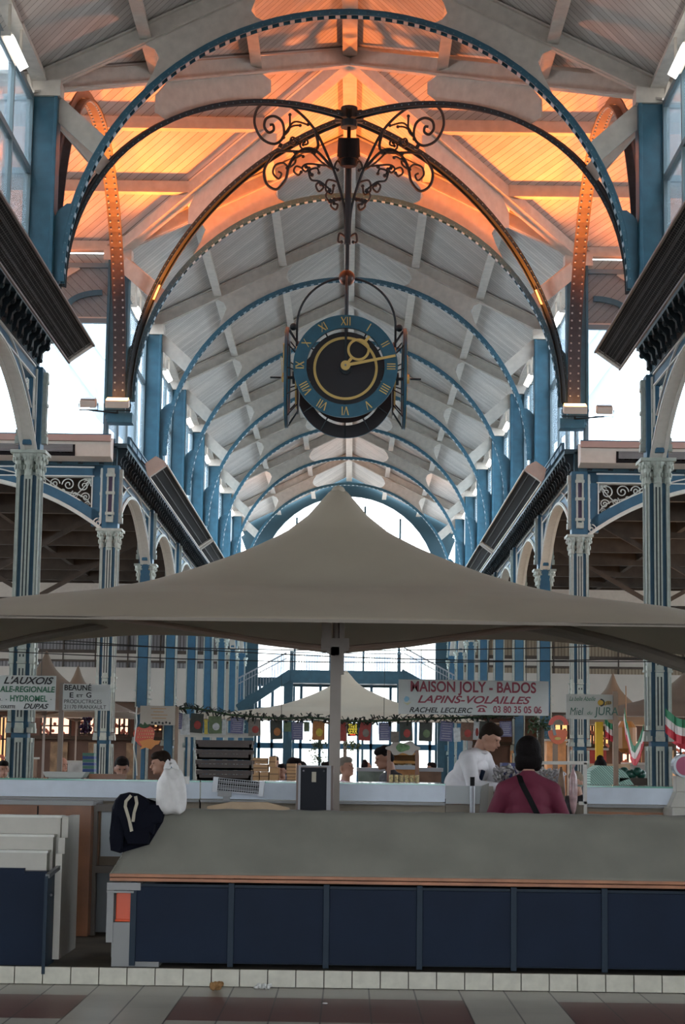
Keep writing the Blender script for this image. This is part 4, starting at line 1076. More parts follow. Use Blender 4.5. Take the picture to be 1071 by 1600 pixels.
ztc = c1[3]
# darker glazed section right of the middle case
t = thing('glass_case', (wx(725, 1240, YL), YL, .12), 'greyish glazed case section in front of the man in white, with a dark steel post', 'display case')
xa, xb_ = wx(697, 1240, YL), wx(752, 1240, YL)
b = B(); b.bb(xa, xb_, YL + .0, YL + .02, P(720, 1256, YL).z, ztc); b.build('fascia', mat('grey_fascia', (.33, .35, .35), .4), t)
b = B(); b.bb(xa, xb_, YL + .02, YL + .85, .12, P(720, 1258, YL).z); b.build('body', mat('case_taupe_dark', (.22, .19, .15), .6), t)
b = B(); b.prism([(xb_, YL - .05, ztc), (xb_ + .07, YL - .05, ztc + .03), (xb_ + .05, YL - .05, 1.1), (xb_ - .03, YL - .05, 1.1)], (0, .03, 0)); b.build('end_panel', mat('grey_end', (.20, .19, .17), .5), t)
b = B(); b.bb(xb_ + .03, wx(772, 1240, YL), YL + .05, YL + .1, 1.0, ztc + .0); b.build('side_panel', mat('side_taupe', (.27, .24, .20), .5), t)
x = wx(738.5, 1245, 16.2); b = B(); b.cyl((x, 16.2, .12), (x, 16.2, P(738, 1228, 16.2).z), .022); o = b.build('steel_pole', 'steel', None, origin=(x, 16.2, .12))

b = B(); b.cyl((x, 16.2, P(738, 1228, 16.2).z - .01), (x, 16.2, P(738, 1214, 16.2).z), .02); q = b.build('grip', 'black', o); tag(o, 'thin steel pole with a black grip standing left of the woman in burgundy', 'pole')

# ---- things on the counters
def on(px, py, Y): return P(px, py, Y)
# black box (open oven / heater cabinet)
Yb = 15.6; a, c = wx(463, 1230, Yb), wx(521, 1230, Yb); zt2 = P(492, 1196, Yb).z; zb2 = zt - .0
t = thing('oven_box', ((a + c) / 2, Yb, zb2), 'black open cabinet with steel edge strips standing behind the tarpaulin beside the canopy pole', 'oven')
zb2 = 1.13
b = B(); b.bb(a, c, Yb, Yb + .4, zb2, zt2); 
b.build('shell', mat('taupe_shell', (.13, .09, .075), .5), t, bevel=.004)
b = B(); b.bb(a + .035, c - .045, Yb - .012, Yb + .002, zb2 + .05, zt2 - .02); b.build('black_interior', mat('gloss_black', (.006, .007, .012), .5, spec=.15), t, bevel=.004)
b = B(); b.bb(a + .018, a + .036, Yb - .022, Yb, zb2 + .02, zt2 - .01); b.bb(c - .055, c - .02, Yb - .022, Yb, zb2 + .02, zt2 - .01); b.bb(a + .018, c - .02, Yb - .022, Yb, zt2 - .012, zt2); b.build('steel_strips', mat('strip_grey', (.30, .30, .32), .5), t)
b = B(); xm = wx(491, 1210, Yb); b.bb(xm - .018, xm + .018, Yb - .03, Yb - .012, P(491, 1222, Yb).z, P(491, 1206, Yb).z); b.build('paper_tag', 'lining', t)
b = B(); [b.ball((xx, Yb - .02, zz), .008, 8) for xx in (a + .06, c - .08) for zz in (zt2 - .045,)]; b.build('bolts', 'steel', t)
b = B()
for i in range(7): b.ball((a + .08 + i * .03, Yb - .02, zb2 + .075 + .01 * (i % 3)), (.03, .02, .018), 8)
b.build('crumpled_foil', mat('crumpled_black', (.03, .03, .033), .3), t)
b = B(); b.bb(a + .03, c - .03, Yb + .05, Yb + .35, .12, zb2 + .0); tag(b.build('pedestal', 'darkwood', origin=(a, Yb, .12)), 'dark pedestal hidden under the black open cabinet', 'pedestal')
# electric bar heater on the case
Yh = 17.12; t = thing('electric_heater', on(373, 1240, Yh), 'tilted chrome barred electric heater standing on the middle display case', 'heater')
ang = math.radians(-4.5); cx, cz_ = wx(373, 1229, Yh), P(373, 1229, Yh).z; R_ = Euler((0, -ang, 0)).to_matrix()
def hp(dx, dy, dz): v = R_ @ Vector((dx, dy, dz)); return Vector((cx, Yh, cz_)) + v
wd = (wx(412, 1229, Yh) - wx(333, 1229, Yh)); ht = .125
b = B(); b.box(hp(0, .03, 0), (wd, .05, ht), R_); b.box(hp(-wd / 2 + .02, -.01, 0), (.045, .08, ht + .01), R_); b.box(hp(wd / 2 - .02, -.01, 0), (.045, .08, ht + .01), R_); b.build('casing', mat('heater_white', (.55, .57, .60), .35), t)
b = B(); b.box(hp(0, .002, .005), (wd - .08, .004, ht * .86), R_); b.build('dark_back', 'black', t)
b = B()
for i in range(18): b.box(hp(-wd / 2 + .055 + i * (wd - .11) / 17, -.02, .0), (.0045, .006, ht * .9), R_)
for dz in (-.035, .0, .04): b.box(hp(0, -.024, dz), (wd - .08, .004, .006), R_)
b.build('guard_bars', mat('guard_grey', (.42, .43, .45), .5), t)
b = B(); b.cyl(hp(-wd / 2 + .05, -.006, -.02), hp(wd / 2 - .05, -.006, -.02), .011); b.cyl(hp(-wd / 2 + .05, -.006, .025), hp(wd / 2 - .05, -.006, .025), .008); b.build('heating_bars', mat('ceramic', (.22, .22, .23), .4), t)
b = B(); b.box(hp(-.12, 0, -ht * .62), (.12, .12, .05), R_); b.bb(hp(-.14, 0, 0).x, hp(-.08, 0, 0).x, Yh, Yh + .06, c2[4] - .01, hp(0, 0, -ht * .5).z); b.build('foot', mat('heater_foot', (.30, .30, .30), .5), t)
# wooden board lying behind the tarp
Yd = 15.3; a, c = wx(324, 1262, Yd), wx(453, 1262, Yd); z1_ = P(390, 1253, Yd).z; z0_ = 1.12
b = B(); b.prism([(a, Yd, z0_), (c, Yd, z0_), (c, Yd, z1_ - .045), (c - .18, Yd, z1_), (a + .2, Yd, z1_), (a, Yd, z1_ - .04)], (0, .04, 0))
tag(b.build('wooden_board', 'laminate', origin=(a, Yd, z0_), bevel=.004), 'tan wooden board with cut corners leaning behind the tarpaulin left of the black cabinet', 'board')
b = B(); b.bb(a - .6, c + .2, Yd - .1, Yd + .16, 1.06, 1.12); b.bb(a - .5, c + .1, Yd, Yd + .1, .12, 1.06); tag(b.build('back_shelf', 'darkwood', origin=(a, Yd, .12)), 'dark shelf behind the tarpaulin carrying the tan board', 'shelf')
# long thin grey panel shelf beyond tarp (taupe back)
# tray on the left case
Yt = 17.5; a, c = wx(70, 1218, Yt), wx(137, 1218, Yt); 
b = B(); z = ztc + .014; b.prism([(a + .03, Yt, z + .012), (c - .03, Yt, z + .012), (c, Yt, z + .062), (a, Yt, z + .062)], (0, .3, 0)); b.bb(a + .05, c - .05, Yt - .1, Yt + .1, z, z + .012)
tag(b.build('polystyrene_tray', mat('polystyrene', (.42, .42, .40), .7), origin=(a, Yt, z)), 'long pale tray lying on top of the left display case', 'tray')
b = B(); z = ztc + .014; b.bb(wx(140, 1218, 17.9), wx(196, 1218, 17.9), 17.85, 18.0, z, z + .045); tag(b.build('dark_tray', 'brownwood', origin=(0, 17.9, z)), 'flat dark brown tray on the left display case right of the pale tray', 'tray')
# white bag hanging at the end of the tarp
Yg = 14.28; t = thing('carrier_bag', on(268, 1272, Yg), 'crumpled white plastic carrier bag with raised handles on the left end of the tarpaulin', 'bag')
prof = [(1272, 250, 285), (1268, 245, 289), (1255, 243, 291), (1240, 245, 292), (1225, 246, 291), (1215, 250, 290), (1206, 255, 284), (1200, 257, 280)]
b = B(); rings = []
for k, (py, xa, xb_) in enumerate(prof):
    pa, pb_ = P(xa, py, Yg), P(xb_, py, Yg); c = (pa + pb_) / 2; rx = (pb_ - pa).length / 2; ry = .075 if 0 < k < 6 else .04
    rings.append([b.bm.verts.new(c + Vector((rx * math.cos(a) * (1 + .07 * math.sin(5 * a + k)), ry * math.sin(a) * (1 + .22 * math.sin(7 * a + k * 1.7)), .018 * math.sin(4 * a + k * 2)))) for a in [2 * PI * i / 32 for i in range(32)]])
for r1, r2 in zip(rings, rings[1:]):
    for i in range(32): b.bm.faces.new((r1[i], r1[(i + 1) % 32], r2[(i + 1) % 32], r2[i]))
b.bm.faces.new(rings[0][::-1]); b.bm.faces.new(rings[-1]); o = b.build('sack', 'bag', t, smooth=True); o.modifiers.new('s', 'SUBSURF').render_levels = 1
for pts, w in ((((261, 1208), (261, 1200), (264, 1192), (266, 1190)), .05), (((278, 1212), (275, 1200), (270, 1191), (266, 1190)), .045), (((284, 1222), (289, 1216), (293, 1214), (292, 1225)), .035)):
    b = B(); q = [P(x, y, Yg) for x, y in pts]; b.ribbon(q, w, .02, (0, 1, 0)); o = b.build('handle', 'bag', t, smooth=False)
# black jacket draped over tarp corner
Yj = 14.14; t = thing('jacket', on(210, 1330, Yj), 'black jacket with pale collar edge thrown over the left end of the tarpaulin', 'jacket')
body = [(188, 1241), (201, 1238), (215, 1240), (228, 1247), (236, 1255), (250, 1255), (258, 1268), (254, 1284), (243, 1288), (240, 1304), (235, 1300), (232, 1320), (200, 1320), (194, 1306), (191, 1330), (188, 1333), (173, 1329), (171, 1310), (173, 1290), (175, 1262), (180, 1250)]
def YJ(py): return 14.36 - (py - 1270) / 95 * .36 if py > 1270 else 14.36
def puff(outl, name, m, parent, thick, sub=3):
    b = B(); n = len(outl); c = Vector((0, 0, 0))
    F = [P(x, y, YJ(y) - .075) for x, y in outl]; K = [P(x, y, YJ(y) - .035) for x, y in outl]
    for p in F: c += p / n
    fr = [b.bm.verts.new(p) for p in F]; bk = [b.bm.verts.new(p) for p in K]
    if True:
        b.bm.free(); b = B(); fr = [b.bm.verts.new(p) for p in F]; bk = [b.bm.verts.new(p + Vector((0, .05, 0))) for p in F]
        mid = [b.bm.verts.new(p.lerp(c, .05) + Vector((0, -thick, 0))) for p in F]
        for i in range(n):
            j = (i + 1) % n; b.bm.faces.new((bk[i], bk[j], fr[j], fr[i])); b.bm.faces.new((fr[i], fr[j], mid[j], mid[i]))
        b.bm.faces.new(mid); b.bm.faces.new(bk[::-1]); bmesh.ops.triangulate(b.bm, faces=[f for f in b.bm.faces if len(f.verts) > 4], ngon_method='EAR_CLIP'); return b.build(name, m, parent)
    inner = [b.bm.verts.new(p.lerp(c, .30) + Vector((0, -thick * (1 + .5 * math.sin(i * 2.1)), 0))) for i, p in enumerate(F)]; cc = b.bm.verts.new(c + Vector((0, -thick * .9, 0)))
    for i in range(n):
        j = (i + 1) % n; b.bm.faces.new((bk[i], bk[j], fr[j], fr[i])); b.bm.faces.new((fr[i], fr[j], inner[j], inner[i])); b.bm.faces.new((inner[i], inner[j], cc))
    b.bm.faces.new(bk[::-1]); o = b.build(name, m, parent, smooth=True); s = o.modifiers.new('s', 'SUBSURF'); s.levels = 1; s.render_levels = 2; return o
puff(body, 'body', 'jacket', t, .03)
puff([(177, 1262), (186, 1262), (193, 1290), (192, 1325), (188, 1332), (174, 1329), (172, 1300)], 'sleeve', 'jacket', t, .05)
puff([(232, 1258), (249, 1257), (257, 1268), (253, 1282), (240, 1285), (230, 1278)], 'sleeve', 'jacket', t, .05)
for pts in (((205, 1243), (197, 1252), (196, 1260), (202, 1280), (206, 1299)), ((212, 1244), (214, 1255), (210, 1270), (208, 1284))):
    b = B(); b.ribbon([P(x, y, YJ(y) - .15) for x, y in pts], .022, .030, (0, 1, 0)); b.build('collar_edge', 'lining', t)
# brown crates
def crate(px0, px1, py0, py1, Y, label, m='crate', grp=None):
    a, c = wx(px0, (py0 + py1) / 2, Y), wx(px1, (py0 + py1) / 2, Y); zt_ = P((px0 + px1) / 2, py0, Y).z; zb_ = P((px0 + px1) / 2, py1, Y).z; h = zt_ - zb_
    t = thing('plastic_crate', ((a + c) / 2, Y, zb_), label, 'crate', grp)
    b = B(); b.bb(a, c, Y, Y + .4, zb_, zb_ + .02)
    for yy in (Y, Y + .38): b.bb(a, c, yy, yy + .02, zb_, zb_ + .05); b.bb(a - .01, c + .01, yy - .006, yy + .026, zt_ - .04, zt_ - .004)
    for xx in (a, c - .02): b.bb(xx, xx + .02, Y, Y + .4, zb_, zt_ - .01)
    b.build('frame', m, t)
    b = B(); n = 14
    for i in range(n + 1): x = a + (c - a) * i / n; b.bb(x - .006, x + .006, Y + .004, Y + .016, zb_ + .03, zt_ - .03)
    for i in range(1, 4): z = zb_ + h * i / 4; b.bb(a, c, Y + .002, Y + .014, z - .006, z + .006)
    b.build('lattice', m, t)
    b = B(); b.bb(a + .02, c - .02, Y + .03, Y + .36, zb_ + .02, zt_ - .05); b.build('contents', mat('dark_contents', (.035, .02, .015), .9), t)
YCr = 17.75
edges = [1156, 1171, 1187, 1203, 1219]
for k in range(4):
    crate(307 + (k % 2), 393 - (k % 2), edges[k], edges[k + 1], YCr, 'brown plastic crate in the pile behind the heater, %s from the top' % ORD[k], grp='brown crates on the middle display case')
# floor litter
q = floor_hit(337, 1548); b = B()
for i in range(9): b.ball(q + Vector((.035 * math.cos(i * 2.4) * (i / 9 + .3), .03 * math.sin(i * 2.4), .022 + .012 * (i % 3))), (.032, .022, .02), 7, Euler((i, i * 2, i)).to_matrix())
tag(b.build('paper_scrap', mat('brown_paper', (.30, .16, .06), .8), origin=q), 'crumpled brown paper scrap on the floor tiles by the kerb', 'litter')
q = floor_hit(411, 1546); b = B()
for i in range(9): b.ball(q + Vector((-.05 + .013 * i, .02 * math.sin(i * 2.4), .014 + .008 * (i % 3))), (.022, .016, .013), 7, Euler((i, i * 2, i)).to_matrix())
tag(b.build('tissue', mat('white_tissue', (.62, .62, .60), .8), origin=q), 'small crumpled white tissue on the floor right of the brown scrap', 'litter')
q = floor_hit(508, 1569); b = B(); b.ball(q + Vector((0, 0, .006)), (.02, .01, .006), 8); tag(b.build('crumb', mat('white_crumb', (.6, .6, .6), .8), origin=q), 'tiny white crumb on a dark red floor tile', 'litter')
# ================================================================ BOARDS AND SIGNS
def board(name, px0, px1, py0, py1, Y, label, m='signw', hang=True, cat='sign', corner=.02, post=None, origin=None):
    p0, p1 = P(px0, (py0 + py1) / 2, Y), P(px1, (py0 + py1) / 2, Y); w = p1.x - p0.x; cxx = (p0.x + p1.x) / 2
    zt_, zb_ = P((px0 + px1) / 2, py0, Y).z, P((px0 + px1) / 2, py1, Y).z
    t = thing(name, (cxx, Y, zb_), label, cat)
    b = B(); b.bb(p0.x, p1.x, Y, Y + .012, zb_, zt_); b.build('panel', m, t, bevel=.003)
    if hang:
        b = B()
        for f in (.15, .85): x = p0.x + w * f; b.cyl((x, Y + .006, zt_), (x, Y + .006, 2.95), .004, n=6)
        b.build('hanging_wires', 'rope', t)
    return t, cxx, w, zt_, zb_
YSN = 19.6
roll = Euler((PI / 2, 0, 0))
def tx(t, s, pxa, pxb, pyc, hpx, m, Y=None, **k):
    Y = Y or YSN; a, c = P(pxa, pyc, Y), P(pxb, pyc, Y); size = hpx / FPX * Y * 1.38
    pn_ = [c_ for c_ in t.children if c_.name.startswith('panel')][0]
    return text('lettering', s, size, m, pn_, ((a.x + c.x) / 2, Y - .006, a.z * .5 + c.z * .5), width=c.x - a.x, depth=.002, **k)
t, *_ = board('hanging_sign', 623, 858, 1063, 1117, YSN, 'large white hanging board reading MAISON JOLY - BADOS, with a red telephone')
tx(t, 'MAISON JOLY - BADOS', 642, 838, 1074.5, 16.5, 'letterred', bold=.006)
tx(t, 'LAPINS-VOLAILLES', 653, 830, 1094, 11.5, 'letterred', shear=.35, bold=.012)
tx(t, 'RACHEL LECLERC', 640, 739, 1110, 8.0, 'letterblack', shear=.3, bold=.006)
tx(t, '03 80 35 05 06', 771, 847, 1109.5, 10.5, 'letterred', bold=.002)
q = P(753, 1108, YSN); b = B(); b.prism([(q.x - .045, YSN - .005, q.z - .03), (q.x + .045, YSN - .005, q.z - .03), (q.x + .022, YSN - .005, q.z + .012), (q.x - .022, YSN - .005, q.z + .012)], (0, .004, 0))
b.ribbon([(q.x - .055 + .11 * i / 10, YSN - .005, q.z + .018 + .018 * math.sin(PI * i / 10)) for i in range(11)], .014, .004, (0, 1, 0)); b.build('telephone_mark', 'letterred', t)
b = B(); b.cyl((q.x, YSN - .012, q.z - .01), (q.x, YSN - .006, q.z - .01), .012); b.build('dial', 'signw', t)
q = P(636, 1095, YSN); b = B(); b.prism([(q.x - .03, YSN - .004, q.z + .02), (q.x - .01, YSN - .004, q.z + .05), (q.x + .02, YSN - .004, q.z + .04), (q.x + .03, YSN - .004, q.z + .015), (q.x + .005, YSN - .004, q.z - .01), (q.x - .02, YSN - .004, q.z - .01)], (0, .003, 0)); b.build('blue_mark', mat('pale_blue_mark', (.25, .50, .65), .5), t)
b = B(); b.prism([(q.x - .04, YSN - .004, q.z - .015), (q.x + .01, YSN - .004, q.z - .045), (q.x + .05, YSN - .004, q.z - .01), (q.x + .0, YSN - .004, q.z - .025)], (0, .003, 0)); b.build('yellow_mark', mat('pale_yellow_mark', (.60, .58, .35), .5), t)
t, *_ = board('hanging_sign', -70, 87, 1055, 1109, YSN, "white board at the left edge reading L'AUXOIS, REGIONALE, HYDROMEL and DUPAS")
tx(t, "L'AUXOIS", 6, 84, 1064, 11, 'letterblack', shear=.35, bold=.012)
tx(t, 'ALE-REGIONALE', 0, 86, 1077.5, 9, 'lettergreen', shear=.1, bold=.006)
tx(t, 'HYDROMEL', 16, 74, 1092, 9.5, 'lettergreen', bold=.007); tx(t, '.', 79, 81, 1091, 6, 'lettergreen', bold=.01); tx(t, '.', 9, 11, 1091, 6, 'lettergreen', bold=.01)
tx(t, 'COLETTE', 1, 24, 1104.5, 4.5, 'letterblack', bold=.001); tx(t, 'DUPAS', 37, 76, 1104, 8, 'letterblack', shear=.35, bold=.010)
tx(t, 'EL', -5, 4, 1093, 3.5, 'letterblack')
t, cxx, w, a_, b_ = board('post_sign', 98, 172, 1069, 1110, YSN + .1, 'white board on a thin post reading BEAUNE, E ET G, PRODUCTRICES', hang=False)
tx(t, 'BEAUNÉ', 101, 143, 1075, 8.5, 'letterblack', bold=.002); tx(t, 'E', 109, 115, 1086.5, 8, 'letterblack', bold=.003); tx(t, 'ET', 120, 130, 1087.5, 4.5, 'letterblack', bold=.001); tx(t, 'G', 135, 143, 1086.5, 8, 'letterblack', bold=.003)
tx(t, 'PRODUCTRICES', 100.5, 159, 1096.5, 6, 'letterblack'); tx(t, '21170 FRANXAULT', 100.5, 166, 1105, 6, 'letterblack')
x = PX(92.5, YSN + .12); b = B(); b.bb(x - .025, x + .025, YSN + .13, YSN + .18, 0.12, P(92, 1066, YSN).z); b.bb(x - .02, x + .12, YSN + .13, YSN + .16, P(92, 1082, YSN).z, P(92, 1078, YSN).z); b.build('post', mat('taupe_post', (.22, .17, .14), .6), t)
t, *_ = board('post_sign', 885, 960, 1085, 1124, YSN + .1, 'pale board with a painted bee reading Miel du JURA', m=mat('aged_white_board', (.52, .52, .48), .6), hang=False)
tx(t, 'La belle Abeille', 890, 931, 1092, 7, 'lettergreen', shear=.4); tx(t, 'Miel', 891, 912, 1112, 12, mat('sign_dark_green', (.03, .11, .08), .5), shear=.2); tx(t, 'du', 918, 926, 1114, 6, 'lettergreen', shear=.3); tx(t, 'JURA', 929, 966, 1112, 13, mat('sign_dark_green2', (.03, .11, .08), .5), shear=.1)
x = PX(962.5, YSN + .1); b = B(); b.bb(x - .025, x + .025, YSN + .06, YSN + .11, .12, P(962, 1080, YSN).z); b.build('post', 'woodpost', t)
q = P(946, 1098, YSN); b = B(); b.ball((q.x - .045, YSN - .0, q.z), (.033, .008, .032), 14); b.build('bee_head', mat('bee_yellow', (.62, .38, .05), .6), t)
b = B(); b.ball((q.x - .0, YSN - .0, q.z - .01), (.022, .007, .018), 12); b.ball((q.x + .035, YSN, q.z + .0), (.035, .008, .02), 12); b.build('bee_body', mat('bee_yellow2', (.50, .32, .06), .6), t)
b = B(); b.ribbon([(q.x - .05 + .04 * math.sin(i * PI / 8), YSN - .012, q.z + .034 * math.cos(i * PI / 8)) for i in range(9)], .014, .006, (0, 1, 0))
for dx in (.018, .036, .054): b.box((q.x + dx, YSN - .010, q.z), (.007, .008, .036), (0, .2, 0))
b.build('bee_stripes', 'letterblack', t)
t, *_ = board('hanging_sign', 219, 275, 1103, 1133, YSN + .5, 'small cream notice hanging above the strawberry sign, with faint brown writing', m=mat('cream_board', (.50, .45, .38), .6), hang=False)
for y, a, c in ((1107, 236, 260), (1112, 240, 256), (1117, 236, 262), (1122, 238, 260)):
    qa, qc = P(a, y, YSN + .5), P(c, y, YSN + .5); b = B(); b.bb(qa.x, qc.x, YSN + .488, YSN + .5, qa.z - .004, qa.z + .004); b.build('writing', 'cardboard', t)
b = B()
for i in range(6): q = P(238 + i * 5.5, 1129 + (i % 2), YSN + .5); b.box((q.x, YSN + .49, q.z), (.022, .006, .02), (0, .3 * i, 0))
b.build('dark_script', 'letterblack', t)
x = PX(276, 20.2); b = B(); b.bb(x - .018, x + .018, 20.1, 20.14, .12, P(276, 1104, 20.1).z); b.build('post', 'woodpost', t)
# strawberry sign on a stick
YB_ = 19.2; t = thing('strawberry_sign', (PX(226, YB_), YB_, .12), 'red strawberry shaped board with an orange ribbon on a stick', 'sign')
def outl(px, Y, th, dz=0): return [P(x, y, Y) for x, y in px]
b = B(); b.prism(outl([(208, 1146), (212, 1138), (220, 1134), (226, 1136), (233, 1133), (240, 1138), (242, 1146), (240, 1155), (233, 1164), (220, 1166), (212, 1158)], YB_, .02), (0, .03, 0)); b.build('berry', mat('berry_red', (.55, .07, .03), .45), t, bevel=.003)
b = B(); b.prism(outl([(216, 1134), (220, 1130), (224, 1133), (226, 1128), (230, 1132), (236, 1131), (232, 1136), (226, 1138), (220, 1137)], YB_ - .02, .02), (0, .02, 0)); b.build('leaves', 'leaf', t)
b = B(); b.prism(outl([(217, 1158), (236, 1154), (242, 1157), (251, 1157), (248, 1163), (243, 1164), (236, 1171), (228, 1168), (219, 1171), (222, 1165)], YB_ - .02, .02), (0, .02, 0)); b.build('ribbon', mat('ribbon_orange', (.62, .22, .04), .5), t)
b = B(); [b.ball(P(216 + i * 3.6 + (j % 2) * 2, 1142 + j * 5, YB_ - .018), .006, 6) for i in range(7) for j in range(3)]; b.build('seeds', mat('seed_yellow', (.7, .5, .2), .5), t)
b = B(); x = PX(216, YB_); b.bb(x - .02, x + .02, YB_ + .02, YB_ + .05, .12, P(218, 1150, YB_).z); b.build('stick', 'woodpost', t)
b = B(); b.tube([P(px, py, YB_ - .01) for px, py in ((214, 1104), (213, 1115), (214, 1128), (211, 1150), (209, 1168), (213, 1190), (214, 1212))], .008, 6); b.build('white_cord', 'trimw', t)
# orange bowl shaped sign with ladle
t = thing('bowl_sign', (PX(872, YB_), YB_, .12), 'orange red cooking pot shaped sign with a grey ladle on a wooden stick', 'sign')
b = B(); b.prism([P(872 + 15 * math.cos(a), 1143 - 20 * math.sin(a) * (1 if math.sin(a) < 0 else .15), YB_) for a in [2 * PI * i / 28 for i in range(28)]], (0, .04, 0)); b.build('pot', mat('pot_orange', (.72, .13, .03), .4), t)
b = B(); b.ribbon([P(873 + 12 * math.cos(a), 1133 - 12 * math.sin(a), YB_) for a in [PI * i / 14 for i in range(15)]], .045, .03, (0, 1, 0)); b.build('arched_handle', mat('pot_red', (.60, .06, .03), .4), t)
b = B(); b.bar(P(864, 1132, YB_ - .05), P(868, 1149, YB_ - .05), .03, .01, (0, 1, 0)); b.build('ladle', 'greysteel', t)
b = B(); b.prism([P(872 + 5 * math.cos(a), 1154 - 2.4 * math.sin(a), YB_ - .03) for a in [2 * PI * i / 12 for i in range(12)]], (0, .01, 0)); b.build('emblem', mat('emblem_yellow', (.65, .45, .1), .5), t)
b = B(); x = PX(869, YB_); b.bb(x - .025, x + .025, YB_ + .03, YB_ + .07, .12, P(870, 1162, YB_).z); b.build('stick', 'woodpost', t)
# garland and the row of hanging leaflets
YP = 20.6
b = B()
xs_g = [(275, 1108), (300, 1106), (330, 1111), (360, 1117), (400, 1120), (440, 1123), (480, 1121), (520, 1124), (545, 1127), (600, 1126), (640, 1124), (700, 1122), (760, 1120), (810, 1118)]
gp_ = [P(x, y, YP) for x, y in xs_g]; b.tube(gp_, .012, 6)
gt = thing('garland', gp_[0], 'dark leafy garland strung across the stall front above the row of leaflets', 'garland'); b.build('string', 'leaf', gt)
b = B(); rnd = random.Random(3)
for p, q in zip(gp_, gp_[1:]):
    n = int((q - p).length / .010)
    for i in range(n):
        c = p.lerp(q, i / n) + Vector((rnd.uniform(-.02, .02), rnd.uniform(-.02, .02), rnd.uniform(-.035, .045))); d = Vector((rnd.uniform(-1, 1), rnd.uniform(-.5, .5), rnd.uniform(-1, 1))).normalized() * rnd.uniform(.02, .05)
        b.bar(c - d * .5, c + d, .022, .006)
b.build('leaves', mat('dark_leaf', (.010, .018, .010), .6), gt)
b = B()
for g in (gp_[2], gp_[5], gp_[9], gp_[12]): b.cyl(g, (g.x, 20.1, 3.25), .003, n=5)
b.build('hanging_wires', 'rope', gt)
PC = dict(blue=(.13, .13, .24), dark=(.035, .04, .03), white=(.58, .60, .60), green=(.12, .17, .08), peach=(.20, .17, .14), orange=(.42, .16, .04), red=(.33, .04, .03), black=(.01, .01, .01), brown=(.16, .08, .05), yellow=(.55, .42, .05))
posters = [(276, 285, 1114, 1139, 'blue', 't'), (281, 297, 1116, 1148, 'white', ''), (297, 318, 1115, 1145, 'dark', 'red'), (319, 325, 1124, 1147, 'yellow', ''), (326, 347, 1119, 1146, 'green', 'white'), (347, 354, 1124, 1148, 'white', ''), (360, 381, 1121, 1146, 'blue', 't'),
           (388, 408, 1124, 1150, 'peach', 'red'), (422, 442, 1126, 1155, 'dark', 'orange'), (456, 474, 1128, 1156, 'blue', 't'), (444, 455, 1128, 1143, 'green', ''), (475, 484, 1128, 1143, 'green', ''), (488, 508, 1127, 1156, 'orange', 'yellow'), (530, 541, 1129, 1158, 'red', ''), (543, 560, 1131, 1150, 'black', 'neon'), (561, 580, 1128, 1157, 'red', 'peach'),
           (592, 610, 1129, 1157, 'blue', 't'), (611, 624, 1143, 1160, 'peach', ''), (625, 645, 1128, 1158, 'dark', 'red'), (655, 676, 1129, 1158, 'dark', 'green'), (688, 708, 1127, 1158, 'blue', 't'), (709, 720, 1137, 1159, 'white', ''), (720, 740, 1129, 1157, 'brown', 'red'), (740, 749, 1126, 1156, 'white', 'red'), (750, 769, 1127, 1154, 'dark', 'orange'), (781, 800, 1127, 1151, 'blue', 't')]
DESC = {'blue': 'bluish leaflet with pale text lines', 'dark': 'dark leaflet', 'white': 'plain white sheet', 'green': 'green leaflet', 'peach': 'pinkish beige leaflet', 'orange': 'orange leaflet', 'red': 'red leaflet', 'black': 'black board with yellow letters TERR SERR', 'brown': 'brown leaflet', 'yellow': 'narrow yellow strip'}
mc = {k: mat('leaflet_%s' % k, v, .6, var=.25, scale=25) for k, v in PC.items()}
mline = mat('pale_print', (.42, .40, .45), .6)
for i, (a, c, y0, y1, col, ex) in enumerate(posters):
    Y = YP + .04 + .02 * (i % 3); p, q = P(a, y1, Y), P(c, y0, Y)
    lab = '%s, %s from the left under the garland' % (DESC[col] + (' showing a %s fruit shape' % ex if ex in ('red', 'orange', 'peach', 'yellow') and col not in ('white',) else ''), ORD[i] if i < 25 else 'last')
    t = thing('leaflet', ((p.x + q.x) / 2, Y, p.z), lab, 'leaflet', 'leaflets hanging under the garland')
    R_ = Euler((0, math.radians(random.Random(i).uniform(-4, 4)), 0)).to_matrix(); cc = (p + q) / 2
    b = B(); b.box(cc, (q.x - p.x, .004, q.z - p.z), R_); sh_ = b.build('sheet', mc[col], t)
    gz = next((g0.lerp(g1, (cc.x - g0.x) / (g1.x - g0.x)).z for g0, g1 in zip(gp_, gp_[1:]) if g0.x <= cc.x <= g1.x), q.z + .02)
    b = B(); b.bar((cc.x, Y, q.z - .01), (cc.x, YP, max(gz, q.z) + .005), .004, .004); b.build('string', 'rope', t)
    if ex == 't':
        b = B()
        for k in range(7): b.box(cc + R_ @ Vector((0, -.004, (q.z - p.z) * (.38 - k * .125))), ((q.x - p.x) * (.8 - .1 * (k % 3)), .003, .006), R_)
        b.build('print', mline, sh_)
    elif ex == 'neon':
        text('lettering', 'TERR', .085, mat('neon_yellow', (.8, .7, .05), .5, emit=(.8, .65, .05), es=.6), t, (cc.x, Y - .006, cc.z + .03), width=(q.x - p.x) * .85)
        text('lettering', 'SERR', .085, mat('neon_yellow2', (.8, .7, .05), .5, emit=(.8, .65, .05), es=.6), t, (cc.x, Y - .006, cc.z - .02), width=(q.x - p.x) * .85)
        b = B(); b.bb(cc.x - .03, cc.x + .03, Y - .007, Y - .003, cc.z - .06, cc.z - .045); b.build('red_bar', mat('neon_red', (.8, .05, .02), .5, emit=(.9, .05, .02), es=.6), t)
    elif ex:
        b = B(); b.ball(cc + Vector((.01, -.003, -.02)), ((q.x - p.x) * .28, .004, (q.z - p.z) * .22), 10); b.build('fruit_picture', mc[ex], sh_)
